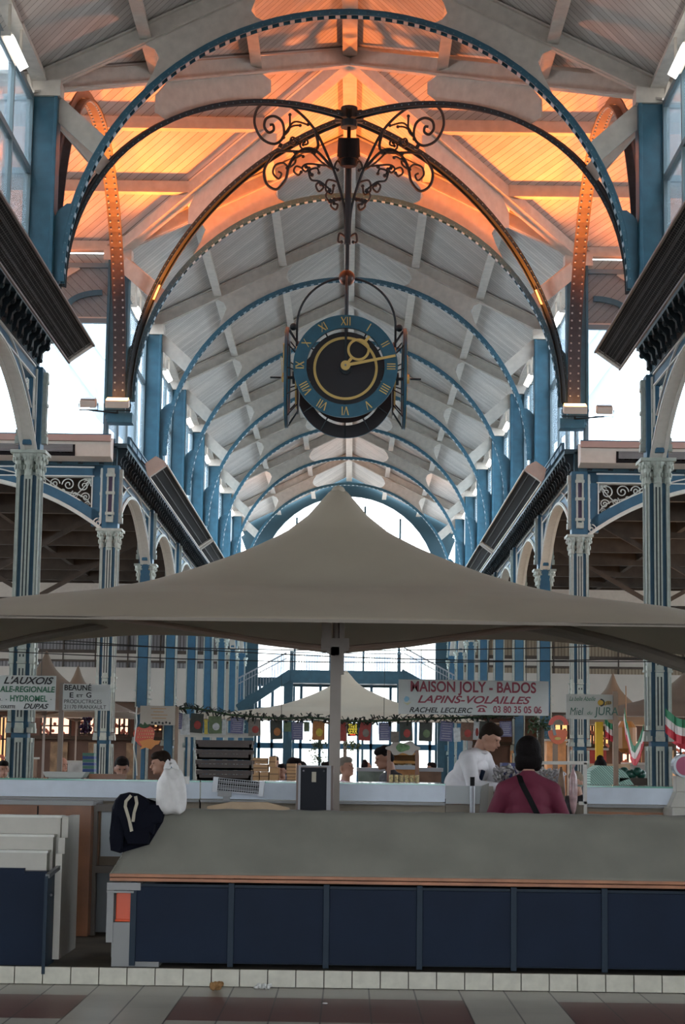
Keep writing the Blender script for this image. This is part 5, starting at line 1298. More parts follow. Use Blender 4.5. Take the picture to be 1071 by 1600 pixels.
# white shelf board under the left leaflets, leaf shaped board on the right
b = B(); p, q = P(280, 1146, 20.8), P(396, 1153, 20.8); b.bb(p.x, q.x, 20.76, 20.8, q.z, q.z + .05); b.bb(p.x + .1, p.x + .13, 20.77, 20.8, 0, q.z); b.bb(q.x - .2, q.x - .17, 20.77, 20.8, 0, q.z); 
t = tag(b.build('white_ledge', 'whitec', origin=(p.x, 20.8, q.z)), 'thin white ledge board under the leaflets above the brown crates', 'board')
t = thing('cloud_sign', (PX(629, 21), 21, 0), 'cream scalloped board with a green tree painting, above the man in black', 'sign')
b = B(); b.prism([P(630 + 25 * math.cos(a) * (1 + .10 * math.cos(6 * a)), 1169 - 10 * math.sin(a) * (1 + .25 * math.cos(6 * a)), 21) for a in [2 * PI * i / 48 for i in range(48)]], (0, .02, 0)); b.build('board', mat('cream_sign', (.50, .46, .42), .6), t)
b = B(); b.prism([P(630 + 11 * math.cos(a), 1168 - 6.5 * math.sin(a) * (1 + .2 * math.cos(3 * a)), 20.985) for a in [2 * PI * i / 24 for i in range(24)]], (0, .006, 0)); b.build('green_painting', mat('painted_green', (.14, .26, .12), .7, var=.4, scale=30), t)
b = B()
for px in (608, 652): x = PX(px, 21.05); b.bb(x - .02, x + .02, 21.04, 21.08, 0.0, P(px, 1172, 21).z)
b.build('posts', 'brownwood', t)
# hanging plants
def plant(px, py, Y, r, label, n=90, trunk=None, m='leaf', sd_=1):
    c = P(px, py, Y); t = thing('hanging_plant', c, label, 'plant'); rr = random.Random(sd_); b = B()
    for i in range(n):
        d = Vector((rr.gauss(0, 1), rr.gauss(0, 1), rr.gauss(0, .8))); d.normalize(); d *= r * rr.uniform(.2, 1); v = Vector((rr.gauss(0, 1), rr.gauss(0, 1), rr.gauss(0, 1))).normalized() * r * .22
        b.bar(c + d, c + d + v, r * .14, .004)
    b.build('foliage', m, t)
    if trunk: b = B(); b.cyl((c.x, Y, c.z), (c.x, Y, trunk), .035, n=8); b.build('stem', mat('stem_brown', (.08, .06, .04), .8, var=.3, scale=30), t)
plant(846, 1133, 19.9, .16, 'bushy green plant beside the orange pot sign', 150, .12)
plant(497, 1165, 22, .12, 'trailing green ivy left of the canopy pole', 110, 0.0, sd_=4); plant(497, 1185, 22.02, .10, 'lower trailing ivy clump left of the canopy pole', 80, sd_=5)
plant(550, 1167, 24, .13, 'small hanging plant with orange flowers right of the canopy pole', 80, sd_=6, m=mat('mixed_green', (.08, .12, .04), .6, var=.5, scale=20))
# balloon/fruit bunch behind left boards
t = thing('grape_bunch', P(134, 1130, 24), 'dark hanging ornament bunch with a violet glint behind the BEAUNE board', 'ornament'); b = B(); rr = random.Random(2)
for i in range(40): b.ball(P(134 + rr.gauss(0, 3.5), 1122 + rr.uniform(0, 22), 24 + rr.uniform(-.05, .05)), .025, 7)
b.build('berries', mat('dark_violet', (.03, .012, .035), .2), t)
# fish hanging frame
YK = 16.0; t = thing('fish_rack', (PX(885, YK), YK, 1.2), 'white square tube frame standing right of the woman in burgundy', 'frame')
b = B(); 
for (x0, y0), (x1, y1) in (((846, 1192), (918, 1192)), ((915, 1192), (915, 1256)), ((846, 1192), (838, 1206)), ((905, 1255), (918, 1255))):
    b.bar(P(x0, y0, YK), P(x1, y1, YK), .028, .028)
b.bar(P(915, 1250, YK), (P(915, 1250, YK).x, YK, .12), .026, .026); b.build('frame', mat('cream_tube', (.50, .48, .43), .4), t)
t = thing('hanging_fish', P(897, 1200, 15.98), 'pinkish grey fish hanging head down from the white frame', 'fish'); b = B()
ring = [(1199, .006), (1205, .014), (1212, .028), (1222, .036), (1236, .039), (1250, .035), (1264, .024), (1272, .010)]
b.lathe([(r, P(897, y, YK).z) for y, r in ring][::-1], (P(896, 1230, YK).x, YK - .01, 0), 16); b.build('body', mat('fish_pink', (.42, .28, .28), .3, var=.3, scale=18), t, smooth=True)
b = B(); q = P(897, 1199, YK - .01); b.prism([(q.x - .03, YK, q.z + .05), (q.x + .03, YK, q.z + .05), (q.x, YK, q.z - .02)], (0, .008, 0)); b.build('tail', mat('fish_tail', (.32, .22, .2), .4), t)
t = thing('hanging_ham', P(877, 1200, 15.98), 'brown dried ham hanging from the white frame behind the woman', 'ham'); b = B()
b.lathe([(r, P(877, y, YK).z) for y, r in ((1198, .008), (1208, .018), (1222, .030), (1240, .036), (1255, .03), (1270, .015))][::-1], (P(878, 1230, YK).x, YK + .03, 0), 14); b.build('body', mat('ham_brown', (.16, .09, .05), .5, var=.3, scale=15), t, smooth=True)
# kitchen scale on the right case
Yk = 17.0; q = P(1062, 1225, Yk); t = thing('counter_scale', (q.x, Yk, ztc + .014), 'white counter scale with a round magenta dial at the right edge', 'scale')
zq = ztc
b = B(); b.prism([(q.x - .12, Yk - .1, zq - .16), (q.x + .2, Yk - .1, zq - .16), (q.x + .14, Yk - .1, zq - .02), (q.x - .06, Yk - .1, zq - .02)], (0, .2, 0)); b.bb(q.x - .05, q.x + .09, Yk - .12, Yk + .05, zq - .02, zq + .12); b.bb(q.x - .1, q.x + .2, Yk - .2, Yk + .4, .12, zq - .16); b.build('body', 'whitec', t, bevel=.006)
b = B(); b.cyl((q.x + .03, Yk - .15, zq + .21), (q.x + .03, Yk + .02, zq + .21), .105, n=28); b.build('dial_case', 'steel', t)
b = B(); b.cyl((q.x + .03, Yk - .16, zq + .21), (q.x + .03, Yk - .15, zq + .21), .085, n=28); b.build('dial', mat('magenta', (.35, .03, .10), .3), t)
# foil roll / glass case beyond the woman
t = thing('foil_tray', P(780, 1205, 18.2), 'shiny foil covered heap with a blue box between the man in white and the woman', 'foil'); b = B(); rr = random.Random(9)
for i in range(260):
    px = 772 + rr.uniform(0, 110); b.ball(P(px, 1196 + rr.uniform(0, 30) + abs(px - 800) * .10, 18.3 + rr.uniform(0, .3)), (.030, .02, .012), 5, Euler((rr.uniform(0, 3), rr.uniform(0, 3), 0)).to_matrix())
b.build('foil', mat('foil', (.42, .40, .40), .45, metal=.7, bump=.6, scale=40), t)
b = B(); b.bb(PX(784, 18.9), PX(810, 18.9), 18.8, 19.1, ztc, P(797, 1192, 18.9).z); b.build('blue_box', mat('blue_box', (.02, .03, .14), .4), t)
b = B(); b.bb(PX(800, 18.2), PX(875, 18.2), 18.1, 18.9, .12, ztc - .05); tag(b.build('side_counter', mat('taupe_counter', (.2, .17, .14), .5), origin=(0, 18.2, .12)), 'counter under the foil between the man and the woman', 'counter')
# cardboard boxes behind
def cbox(px0, px1, py0, py1, Y, lab, grp='cardboard boxes beyond the stall', m='cardboard'):
    p, q = P(px0, py1, Y), P(px1, py0, Y); t = thing('cardboard_box', ((p.x + q.x) / 2, Y, p.z), lab, 'box', grp)
    b = B(); b.bb(p.x, q.x - .01, Y, Y + .4, p.z + .003, q.z - .003); b.build('carton', m, t, bevel=.004)
    b = B(); b.bb(p.x, q.x - .01, Y - .003, Y, (p.z + q.z) / 2 - .008, (p.z + q.z) / 2 + .008); b.build('tape', mat('brown_tape', (.22, .12, .05), .4), t)
YBx = 23.5
for args in ((391, 420, 1194, 1206, 'wide cardboard box left of the pile, upper one'), (420, 432, 1182, 1199, 'small cardboard box on top of the left pile'), (391, 406, 1206, 1220, 'cardboard box at the bottom left corner of the pile'), (406, 421, 1206, 1220, 'cardboard box with a dark mark at the bottom of the left pile'), (421, 437, 1199, 1220, 'taller cardboard box at the right end of the left pile'), (391, 419, 1184, 1194, 'flat cardboard box near the top of the left pile'),
             (448, 464, 1193, 1204, 'top cardboard box just left of the black cabinet'), (448, 464, 1204, 1214, 'middle cardboard box just left of the black cabinet'), (448, 464, 1214, 1224, 'bottom cardboard box just left of the black cabinet')):
    cbox(*args[:4], YBx, args[4])
b = B(); b.bb(PX(385, YBx), PX(470, YBx), YBx - .1, YBx + .6, 0, P(420, 1221, YBx).z); tag(b.build('box_table', 'darkwood', origin=(0, YBx, 0)), 'dark low table carrying the cardboard boxes', 'table')

# ================================================================ BACKGROUND STALLS
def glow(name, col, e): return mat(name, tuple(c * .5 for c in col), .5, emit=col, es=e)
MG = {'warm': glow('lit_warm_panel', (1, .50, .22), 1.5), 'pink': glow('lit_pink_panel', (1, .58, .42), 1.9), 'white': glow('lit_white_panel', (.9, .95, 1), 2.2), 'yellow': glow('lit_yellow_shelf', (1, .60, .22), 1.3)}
def lit_panel(px0, px1, py0, py1, Y, k, label, nx=3, nz=2, rows=False):
    p, q = P(px0, py1, Y), P(px1, py0, Y); t = thing('lit_panel', ((p.x + q.x) / 2, Y, p.z), label, 'lit panel')
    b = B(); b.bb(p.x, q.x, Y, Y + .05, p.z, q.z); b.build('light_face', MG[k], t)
    b = B()
    for i in range(nx + 1): x = p.x + (q.x - p.x) * i / nx; b.bb(x - .03, x + .03, Y - .04, Y + .06, p.z - .05, q.z + .05)
    for i in range(nz + 1): z = p.z + (q.z - p.z) * i / nz; b.bb(p.x, q.x, Y - .04, Y + .06, z - .02, z + .02)
    b.build('frame', 'darkwood', t)
    b = B(); rr = random.Random(px0)
    for i in range(10): b.ball((rr.uniform(p.x, q.x), Y - .03, p.z + rr.choice((.05, .5)) * (q.z - p.z) + rr.uniform(0, .1)), (.05, .02, .05), 6)
    b.build('goods', mat('goods_%d' % px0, (.35, .10, .06), .6), t)
YQ = 53.75
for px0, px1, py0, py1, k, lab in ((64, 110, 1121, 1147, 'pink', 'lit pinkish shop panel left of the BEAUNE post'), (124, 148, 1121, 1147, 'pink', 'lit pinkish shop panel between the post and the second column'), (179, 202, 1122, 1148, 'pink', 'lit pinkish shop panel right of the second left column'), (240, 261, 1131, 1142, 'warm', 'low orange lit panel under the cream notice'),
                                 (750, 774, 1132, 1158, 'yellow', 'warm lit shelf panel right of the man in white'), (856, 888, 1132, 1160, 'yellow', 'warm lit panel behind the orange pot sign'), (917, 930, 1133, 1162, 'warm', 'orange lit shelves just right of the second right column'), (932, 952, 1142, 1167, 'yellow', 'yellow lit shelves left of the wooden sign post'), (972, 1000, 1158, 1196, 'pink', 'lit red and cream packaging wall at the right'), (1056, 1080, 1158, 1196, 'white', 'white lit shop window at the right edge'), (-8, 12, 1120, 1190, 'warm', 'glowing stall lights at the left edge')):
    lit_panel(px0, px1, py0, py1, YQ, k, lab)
# dark stall masses beneath and around the lit panels, left and right
for s, pa, pb, lab in ((-1, -40, 262, 'long dark shop front at the back left with lit panels'), (1, 738, 1110, 'long dark shop front at the back right with lit panels')):
    t = thing('shop_front', (PX((pa + pb) / 2, 54.2), 54.2, 0), lab, 'shop')
    a, c = PX(pa, 54.2), PX(pb, 54.2)
    b = B(); b.bb(a, c, 54.2, 56.2, 0, P(500, 1108, 54.2).z); b.build('body', mat('shop_brown', (.10, .055, .04), .7, var=.3, scale=1.5), t)
    b = B(); b.bb(a, c, 53.9, 54.2, P(500, 1154, 52).z - .1, P(500, 1154, 52).z); b.bb(a, c, 53.8, 54.2, P(500, 1116, 52).z, P(500, 1112, 52).z + .1); b.build('fascia', 'darkwood', t)
    b = B()
    for i in range(int((c - a) / 1.1)): b.bb(a + i * 1.1, a + i * 1.1 + .5, 54.12, 54.2, .9, 2.1)
    b.build('goods_display', mat('shop_goods_%d' % s, (.22, .14, .08) if s < 0 else (.55, .32, .16), .6, var=.5, scale=4), t)
# stalls with lower counters on the right, warm
rr = random.Random(5)
for i, (px, py, w_, h_, c_, lab) in enumerate(((870, 1172, 30, 34, (.62, .30, .12), 'warm lit counter front behind the second right column'), (905, 1176, 24, 30, (.50, .38, .28), 'pale fridge front right of the orange pot sign'), (935, 1180, 26, 22, (.45, .06, .05), 'dark red crate stack by the seated man'), (1012, 1205, 60, 26, (.30, .28, .26), 'grey counter with pale boxes at the right'), (30, 1200, 40, 34, (.20, .10, .05), 'brown stall counter at the far left'), (130, 1204, 50, 30, (.42, .40, .38), 'white topped stall counter behind the boards'))):
    Y = 44 + i * .4; p, q = P(px - w_ / 2, py + h_ / 2, Y), P(px + w_ / 2, py - h_ / 2, Y)
    t = thing('stall_counter', ((p.x + q.x) / 2, Y, 0), lab, 'counter'); b = B(); b.bb(p.x, q.x, Y, Y + .8, 0, q.z - .05); b.build('body', mat('stall_%d' % i, c_, .6, var=.35, scale=3), t); b = B(); b.bb(p.x - .05, q.x + .05, Y - .05, Y + .85, q.z - .05, q.z); b.build('top', 'whitec', t)
# yellow box tower
b = B(); p, q = P(932, 1152, 43), P(943, 1128, 43); b.bb(p.x, q.x, 43, 43.2, p.z - .6, q.z); tag(b.build('yellow_carton', mat('yellow_card', (.65, .42, .02), .5), origin=(p.x, 43, p.z)), 'tall yellow carton above the seated man, left of the sign post', 'carton')
b = B(); b.bb(p.x - .2, q.x + .6, 42.9, 43.4, 0, p.z - .6); tag(b.build('carton_stand', 'laminate', origin=(p.x, 43, 0)), 'tan stand under the tall yellow carton', 'stand')
# blue-green crate tower at left
t = thing('crate_tower', (PX(140, 30), 30, 0), 'stack of blue and green crates left of the second left column', 'crate stack')
for k in range(7):
    p, q = P(129, 1211 - k * 5, 30), P(147, 1206 - k * 5, 30); b = B(); b.bb(p.x, q.x, 30, 30.3, p.z, q.z - .006); b.build('crate', mat('crate_col_%d' % k, (.02, .06, .20) if k % 2 else (.05, .16, .12), .5), t)
b = B(); p = P(129, 1211, 30); b.bb(PX(128, 30), PX(148, 30), 29.95, 30.35, 0, p.z - .002); b.build('trolley', 'darkwood', t)
# bunting with green white red bands
def flag(p0, p1, h, label):
    p0, p1 = Vector(p0), Vector(p1); t = thing('bunting', p0, label, 'bunting'); n = 14
    for k, c in enumerate(('flag_green', 'flag_white', 'flag_red')):
        b = B(); A = []; Bq = []
        for i in range(n + 1):
            u = i / n; sag = -.28 * math.sin(PI * u) * (p1 - p0).length * .5; q = p0.lerp(p1, u) + Vector((0, .03 * math.sin(u * 20), sag)); A.append(q - Vector((0, 0, h * k / 3))); Bq.append(q - Vector((0, 0, h * (k + 1) / 3)))
        for i in range(n): b.quad(A[i], A[i + 1], Bq[i + 1], Bq[i])
        o = b.build(c + '_band', M.setdefault(c, mat(c, {'flag_green': (.03, .20, .10), 'flag_white': (.62, .58, .56), 'flag_red': (.50, .03, .05)}[c], .7)), t); mm = o.modifiers.new('s', 'SOLIDIFY'); mm.thickness = .01
YFl = 30.5
flag(P(976, 1106, 33), P(1006, 1132, 29.5), .32, 'green white and red bunting left of the near right column')
flag(P(1040, 1106, 29.0), P(1085, 1122, 28.5), .38, 'green white and red bunting right of the near right column')
flag(P(946, 1122, 40), P(962, 1132, 40), .38, 'small green white and red bunting just left of the wooden sign post')
flag(P(1046, 1124, 31), P(1090, 1140, 31), .34, 'second lower bunting at the right edge')
# amber hanging lantern block
b = B(); q = P(979, 1145, 36); b.lathe([(.10, -.38), (.2, -.3), (.2, .1), (.12, .22)], (q.x, 36, q.z), 12); b.cyl((q.x, 36, q.z + .2), (q.x, 36, q.z + .9), .01)
tag(b.build('amber_ham', mat('amber', (.25, .10, .015), .4), origin=(q.x, 36, q.z)), 'amber brown hanging bundle between the sign post and the near right column', 'bundle')
# striped green cloth tent on the right, pile of green plastic
b = B(); A = [P(918, 1226, 22), P(918, 1205, 22), P(932, 1196, 22), P(955, 1197, 22), P(972, 1206, 22), P(985, 1226, 22)]
t = thing('cloth_cover', P(950, 1226, 22), 'pale green and white striped cloth covering goods right of the seated man', 'cloth'); 
b.prism(A, (0, .6, 0)); b.build('cloth', wave_lines(mat('striped_cloth', (.42, .62, .55), .8), (1, 0, 1), .03, .45, (.16, .30, .25)), t); b = B(); b.bb(A[0].x, A[-1].x, 21.9, 22.5, 0, A[0].z - .002); b.build('table', 'darkwood', t)
b = B(); q = P(983, 1208, 21.8); [b.ball(q + Vector((.05 * i - .1, .03 * (i % 2), .02 * math.sin(i * 2))), (.06, .05, .055), 8) for i in range(6)]; tag(b.build('green_bundle', mat('dark_green_plastic', (.01, .07, .05), .3, bump=.5), smooth=True, origin=q), 'dark green plastic bundle beside the striped cloth', 'bundle')
b = B(); b.bb(q.x - .12, q.x + .2, 21.7, 22.0, 0, q.z - .055); tag(b.build('bundle_table', 'darkwood', origin=(q.x, 21.8, 0)), 'low dark table under the green plastic bundle', 'table')
# mezzanine bridge at the far end with stairs and railings
YM = 83.0
t = thing('mezzanine', (0, YM, 0), 'blue steel mezzanine bridge with railings and stairs at the far end of the hall', 'mezzanine')
def mp(px, py, Y=YM): return P(px, py, Y)
za, zb_ = mp(540, 1048).z, mp(540, 1068).z
xl_, xr_ = mp(455, 1060).x, mp(630, 1060).x
b = B(); b.bb(xl_, xr_, YM, YM + 1.8, zb_, za - .1); b.bb(xl_, xr_, YM - .1, YM, zb_ - .0, za); b.bb(mp(380, 1060).x, mp(705, 1060).x, YM + 1.5, YM + 1.9, zb_ - .1, zb_ + .3); b.build('deck', 'blued', t)
b = B(); 
for px in (456, 624): x = mp(px, 1030).x; b.bb(x - .08, x + .08, YM - .05, YM + .1, 0, mp(540, 1018).z)
for px in (449, 392, 690): x = mp(px, 1100).x; b.bb(x - .16, x + .16, YM, YM + .3, 0, zb_)
b.build('posts', 'blued', t)
b = B(); zr_ = mp(540, 1020).z; b.bb(xl_, xr_, YM - .06, YM - .02, zr_ - .04, zr_)
for i in range(44): x = xl_ + (xr_ - xl_) * i / 43; b.bb(x - .012, x + .012, YM - .05, YM - .03, za, zr_)
b.build('railing', 'steel', t)
for s in (-1, 1):
    pe = (456, 1052) if s < 0 else (626, 1052); pf = (372, 1108) if s < 0 else (712, 1100)
    b = B(); b.bar(mp(*pe), mp(*pf), .12, .42); b.build('stair_stringer', 'blued', t)
    b = B(); p0, p1 = (mp(448, 1020), mp(372, 1060)) if s < 0 else (mp(632, 1012), mp(712, 1056)); b.bar(p0, p1, .05, .06); b.bar(p0 - Vector((0, 0, .25)), p1 - Vector((0, 0, .25)), .04, .04)
    for i in range(18): q = p0.lerp(p1, i / 17); b.bb(q.x - .012, q.x + .012, YM - .02, YM, q.z - 1.0, q.z)
    b.build('stair_railing', 'steel', t)
# glazed screens under the mezzanine
b = B()
for px in (405, 425, 470, 500, 560, 580, 610, 650, 672): x = mp(px, 1150, 84.5).x; b.bb(x - .06, x + .06, 84.4, 84.6, 0, zb_)
b.bb(mp(380, 1100, 84.5).x, mp(700, 1100, 84.5).x, 84.4, 84.6, 2.2, 2.45); o = b.build('window_%d' % wn, 'blueh'); struct(o); wn += 1
# mid stalls: low counters, cabinet
for px0, px1, py0, py1, Y, c_, lab in ((612, 650, 1196, 1222, 27, (.36, .16, .05), 'orange brown wooden stall cabinet behind the man in black'), (655, 690, 1200, 1226, 30, (.14, .08, .05), 'dark brown stall case left of the man in white'), (560, 600, 1200, 1226, 31, (.16, .20, .17), 'greenish glass stall case behind the woman in pink'), (510, 530, 1205, 1226, 31, (.2, .19, .16), 'low grey stall case left of the woman in pink')):
    p, q = P(px0, py1, Y), P(px1, py0, Y); t = thing('stall_case', ((p.x + q.x) / 2, Y, 0), lab, 'stall case'); b = B(); b.bb(p.x, q.x, Y, Y + .7, 0, q.z - .06); b.build('body', mat('case_%d' % px0, c_, .5, var=.3, scale=5), t)
    b = B(); b.bb(p.x - .03, q.x + .03, Y - .03, Y + .73, q.z - .06, q.z); b.build('top', 'steel', t)
t = thing('wooden_hutch', (PX(632, 27.8), 27.8, 0), 'orange wooden hutch with shelves under the scalloped board', 'shelf unit')
p, q = P(611, 1204, 27.8), P(652, 1178, 27.8); b = B(); b.bb(p.x, q.x, 28.0, 28.05, 0, q.z)
for z in (p.z, (p.z + q.z) / 2, q.z): b.bb(p.x, q.x, 27.7, 28.0, z - .02, z + .02)
for x in (p.x, q.x): b.bb(x - .03, x + .03, 27.7, 28.0, 0, q.z)
b.build('shelves', mat('hutch_orange', (.42, .20, .05), .5, var=.2), t); b = B(); rr = random.Random(4)
for i in range(10): x = p.x + .05 + i * (q.x - p.x - .1) / 10; b.bb(x, x + .03, 27.75, 27.9, p.z + .02, p.z + .02 + rr.uniform(.05, .1))
b.build('jars', mat('jar_mix', (.5, .42, .3), .3, var=.5, scale=30), t)
# small tins on the counter by the man in black
b = B(); q = P(632, 1222, 20.0)
for i in range(6): b.cyl((q.x - .14 + i * .055, 20.0, ztc + .0), (q.x - .14 + i * .055, 20.0, ztc + .075), .024, n=10)
tag(b.build('jar_row', mat('patterned_tins', (.45, .34, .12), .4, var=.8, scale=60), origin=(q.x, 20, ztc)), 'row of small patterned jars on the counter beside the man in black', 'jars', kind='stuff')
b = B(); b.bb(q.x - .3, q.x + .4, 19.9, 20.3, .12, ztc); tag(b.build('jar_counter', 'darkwood', origin=(q.x, 20, .12)), 'dark counter under the small patterned jars', 'counter')
# ================================================================ PEOPLE
def capsules(items, name, m, parent, voxel=.012, smooth=6):
    """items: ('c', p0, r0, p1, r1) tapered limbs and ('e', centre, radii, rot) ellipsoids, fused into one skin"""
    b = B()
    for it in items:
        if it[0] == 'c':
            _, p0, r0, p1, r1 = it; p0, p1 = Vector(p0), Vector(p1); b.ball(p0, r0, 12); b.ball(p1, r1, 12); b.cyl(p0, p1, r0, r1, 14)
        else: b.ball(it[1], it[2], 18, it[3].to_3x3() if len(it) > 3 and it[3] is not None else None)
    me = bpy.data.meshes.new(name); b.bm.to_mesh(me); b.bm.free(); me.materials.append(M[m] if isinstance(m, str) else m)
    o = bpy.data.objects.new(name, me); COL.objects.link(o)
    r = o.modifiers.new('r', 'REMESH'); r.mode = 'VOXEL'; r.voxel_size = voxel; r.use_smooth_shade = True; s = o.modifiers.new('s', 'SMOOTH'); s.iterations = smooth; s.factor = .5
    o.parent = parent; ORG[o.name] = Vector(); return o
def person(label, loc, rotz, shirt, trouser, hair='hair', skin='skin', bend=0, head=(0, 0, 0), arms='down', build=1.0, hairstyle='short', height=1.0, sleeve='long', shz=1.40, shw=.175, elw=.25, hk=1.0, vox=.012):
    t = thing('person', loc, label, 'person'); t.rotation_euler = (0, 0, rotz); t.scale = (height, height, height)
    ORG[t.name] = Vector()
    H = Vector((0, 0, .93)); Rb = Matrix.Rotation(-bend, 3, 'X') if bend else Matrix.Identity(3)
    Rb = Matrix.Rotation(bend, 3, 'X')
    def up(p): return H + Rb @ (Vector(p) - H)
    Rh = Euler(head).to_matrix()
    NK = up((0, .01, 1.50)); HC = NK + Rh @ (Rb @ Vector((0, -.02, 0)) * .0 + Vector((0, -.035, .15)))
    def hd(p): return HC + Rh @ Vector(p)
    S = build
    sh = [up((s * shw * S, .01, shz)) for s in (-1, 1)]
    if arms == 'down': el = [up((s * .25 * S, .03, 1.12)) for s in (-1, 1)]; wr = [up((s * .24 * S, -.08, .88)) for s in (-1, 1)]
    elif arms == 'work': el = [sh[0] + Vector((-.10, -.10, -.25)), sh[1] + Vector((.10, -.10, -.25))]; wr = [el[0] + Vector((.09, -.22, .0)), el[1] + Vector((-.09, -.22, .0))]
    elif arms == 'fold': el = [sh[0] + Vector((shw - elw, -.05, -.27)), sh[1] + Vector((elw - shw, -.05, -.27))]; wr = [el[0] + Vector((.16, -.20, .04)), el[1] + Vector((-.16, -.20, .04))]
    legs = []
    for s in (-1, 1): legs.append([Vector((s * .10 * S, 0, .90)), Vector((s * .11 * S, -.02, .49)), Vector((s * .12 * S, .01, .09))])
    def torso(g, upto=1.0):
        I = [('e', up((0, 0, .97)), (.165 * S + g, .115 * S + g, .13 + g), Rb), ('e', up((0, -.01, 1.12)), (.155 * S * 1.0 + g, .115 * S * S + g, .16 + g), Rb), ('e', up((0, 0, 1.28)), ((shw - .01) * S + g, .115 * S + g, .15 + g), Rb)]
        for i in (0, 1): I.append(('c', up((0, .01, 1.42)), .07 + g, sh[i], .058 * S + g)); I.append(('c', up((0, .02, 1.46)), .045 + g, sh[i] , .045 * S + g))
        return I
    def arm(g, whole=True):
        I = []
        for i in (0, 1):
            I.append(('c', sh[i], .054 * S + g, el[i], .042 * S + g))
            if whole: I.append(('c', el[i], .040 * S + g, wr[i], .028 + g))
            else: I[-1] = ('c', sh[i], .054 * S + g, sh[i].lerp(el[i], .6), .048 * S + g)
        return I
    body = torso(0) + arm(0) + [('c', up((0, .01, 1.44)), .062, NK + Vector((0, -.012, .06)), .052)]
    for i in (0, 1):
        body += [('c', legs[i][0], .085 * S, legs[i][1], .055), ('c', legs[i][1], .054, legs[i][2], .036), ('e', legs[i][2] + Vector((0, -.07, -.045)), (.045, .13, .04))]
    # head, jaw, nose, ears, brow
    body += [('e', hd((0, .01, .02)), (.074, .095, .105), Rh), ('e', hd((0, -.03, -.055)), (.056, .062, .060), Rh), ('e', hd((0, -.075, -.085)), (.028, .022, .022), Rh), ('c', hd((0, -.088, .012)), .009, hd((0, -.112, -.022)), .014), ('e', hd((0, -.075, .032)), (.05, .022, .014), Rh)]
    for s in (-1, 1): body.append(('e', hd((s * .076, .012, -.005)), (.012, .02, .032), Rh))
    for s in (-1, 1): body.append(('e', hd((0, -.092, -.052)), (.024, .012, .010), Rh))
    # hands: palm, four fingers, thumb
    for i in (0, 1):
        d = (wr[i] - el[i]).normalized(); sd_ = d.cross(Vector((0, 0, 1))); sd_ = sd_.normalized() if sd_.length > .1 else Vector((0, 1, 0)); dn = d.cross(sd_).normalized()
        if dn.z > 0: dn = -dn
        pc = wr[i] + d * .05; body += [('c', wr[i], .026, pc, .030), ('e', pc + d * .015, (.034, .034, .026))]
        for k, L in enumerate((.062, .072, .068, .055)):
            a = pc + d * .035 + sd_ * (k - 1.5) * .019; bq = a + d * L * .5 + dn * .008; cq = bq + d * L * .32 + dn * L * .35; body += [('c', a, .0088, bq, .0082), ('c', bq, .0082, cq, .007)]
        sg = -1 if i == 0 else 1
        a = wr[i] + d * .02 + sd_ * .026 * sg; bq = a + d * .03 + sd_ * .026 * sg + dn * .01; body += [('c', a, .012, bq, .010), ('c', bq, .010, bq + d * .03 + dn * .008, .008)]
    bo = capsules(body, 'body', skin, t, .009, 4)
    capsules(torso(.014) + arm(.012, sleeve == 'long') + [('c', up((0, .012, 1.45)), .07, up((0, .008, 1.475)), .064)], 'shirt', shirt, t, vox, 5)
    tr = []
    for i in (0, 1): tr += [('c', legs[i][0], .098 * S, legs[i][1], .068), ('c', legs[i][1], .067, legs[i][2] + Vector((0, 0, .03)), .052)]
    tr.append(('e', (0, 0, .93), (.165 * S, .125 * S, .10))); capsules(tr, 'trousers', trouser, t, .014, 4)
    capsules([('e', legs[i][2] + Vector((0, -.06, -.052)), (.052, .14, .038)) for i in (0, 1)], 'shoes', 'black', t, .012, 3)
    b = B()
    for s in (-1, 1): b.ball(hd((s * .029, -.0835, .014)), (.009, .006, .005), 10, Rh)
    b.build('eyes', mat('eye_dark', (.05, .035, .03), .2), None).parent = t
    b = B(); b.ball(hd((0, -.106, -.052)), (.022, .004, .005), 10, Rh); b.build('mouth', mat('lip', (.30, .10, .09), .5), None).parent = t
    hs = []
    if hairstyle == 'short': hs = [('e', hd((0, .030, .045)), (.083, .092, .094), Rh), ('e', hd((0, -.02, .085)), (.070, .075, .05), Rh), ('e', hd((0, .07, -.01)), (.062, .045, .062), Rh)]
    elif hairstyle == 'bobx': hs = [('e', hd((0, .03, .035)), (.112, .115, .122), Rh), ('e', hd((0, .045, -.055)), (.122, .09, .085), Rh), ('e', hd((-.07, .03, -.10)), (.045, .05, .05), Rh), ('e', hd((.07, .03, -.10)), (.045, .05, .05), Rh)]
    elif hairstyle == 'bob': hs = [('e', hd((0, .035, .03)), (.100, .105, .115), Rh), ('e', hd((0, .05, -.05)), (.105, .080, .085), Rh), ('e', hd((0, -.02, .085)), (.078, .08, .05), Rh), ('e', hd((-.075, .03, -.09)), (.035, .05, .06), Rh), ('e', hd((.075, .03, -.09)), (.035, .05, .06), Rh)]
    elif hairstyle == 'bald': hs = [('e', hd((0, .06, -.01)), (.072, .05, .045), Rh)]
    elif hairstyle == 'bun': hs = [('e', hd((0, .035, .035)), (.09, .095, .1), Rh), ('e', hd((0, .05, .13)), (.05, .05, .045), Rh)]
    if hs: capsules(hs, 'hair', hair, t, .008, 3)
    t['_up'] = 0; del t['_up']
    return t, up, hd, Rb, sh, el, wr
def mk(n, c, r=.8): return mat(n, c, r, var=.06, bump=.12, scale=14)
Tdk = mk('dark_trousers', (.02, .02, .025))
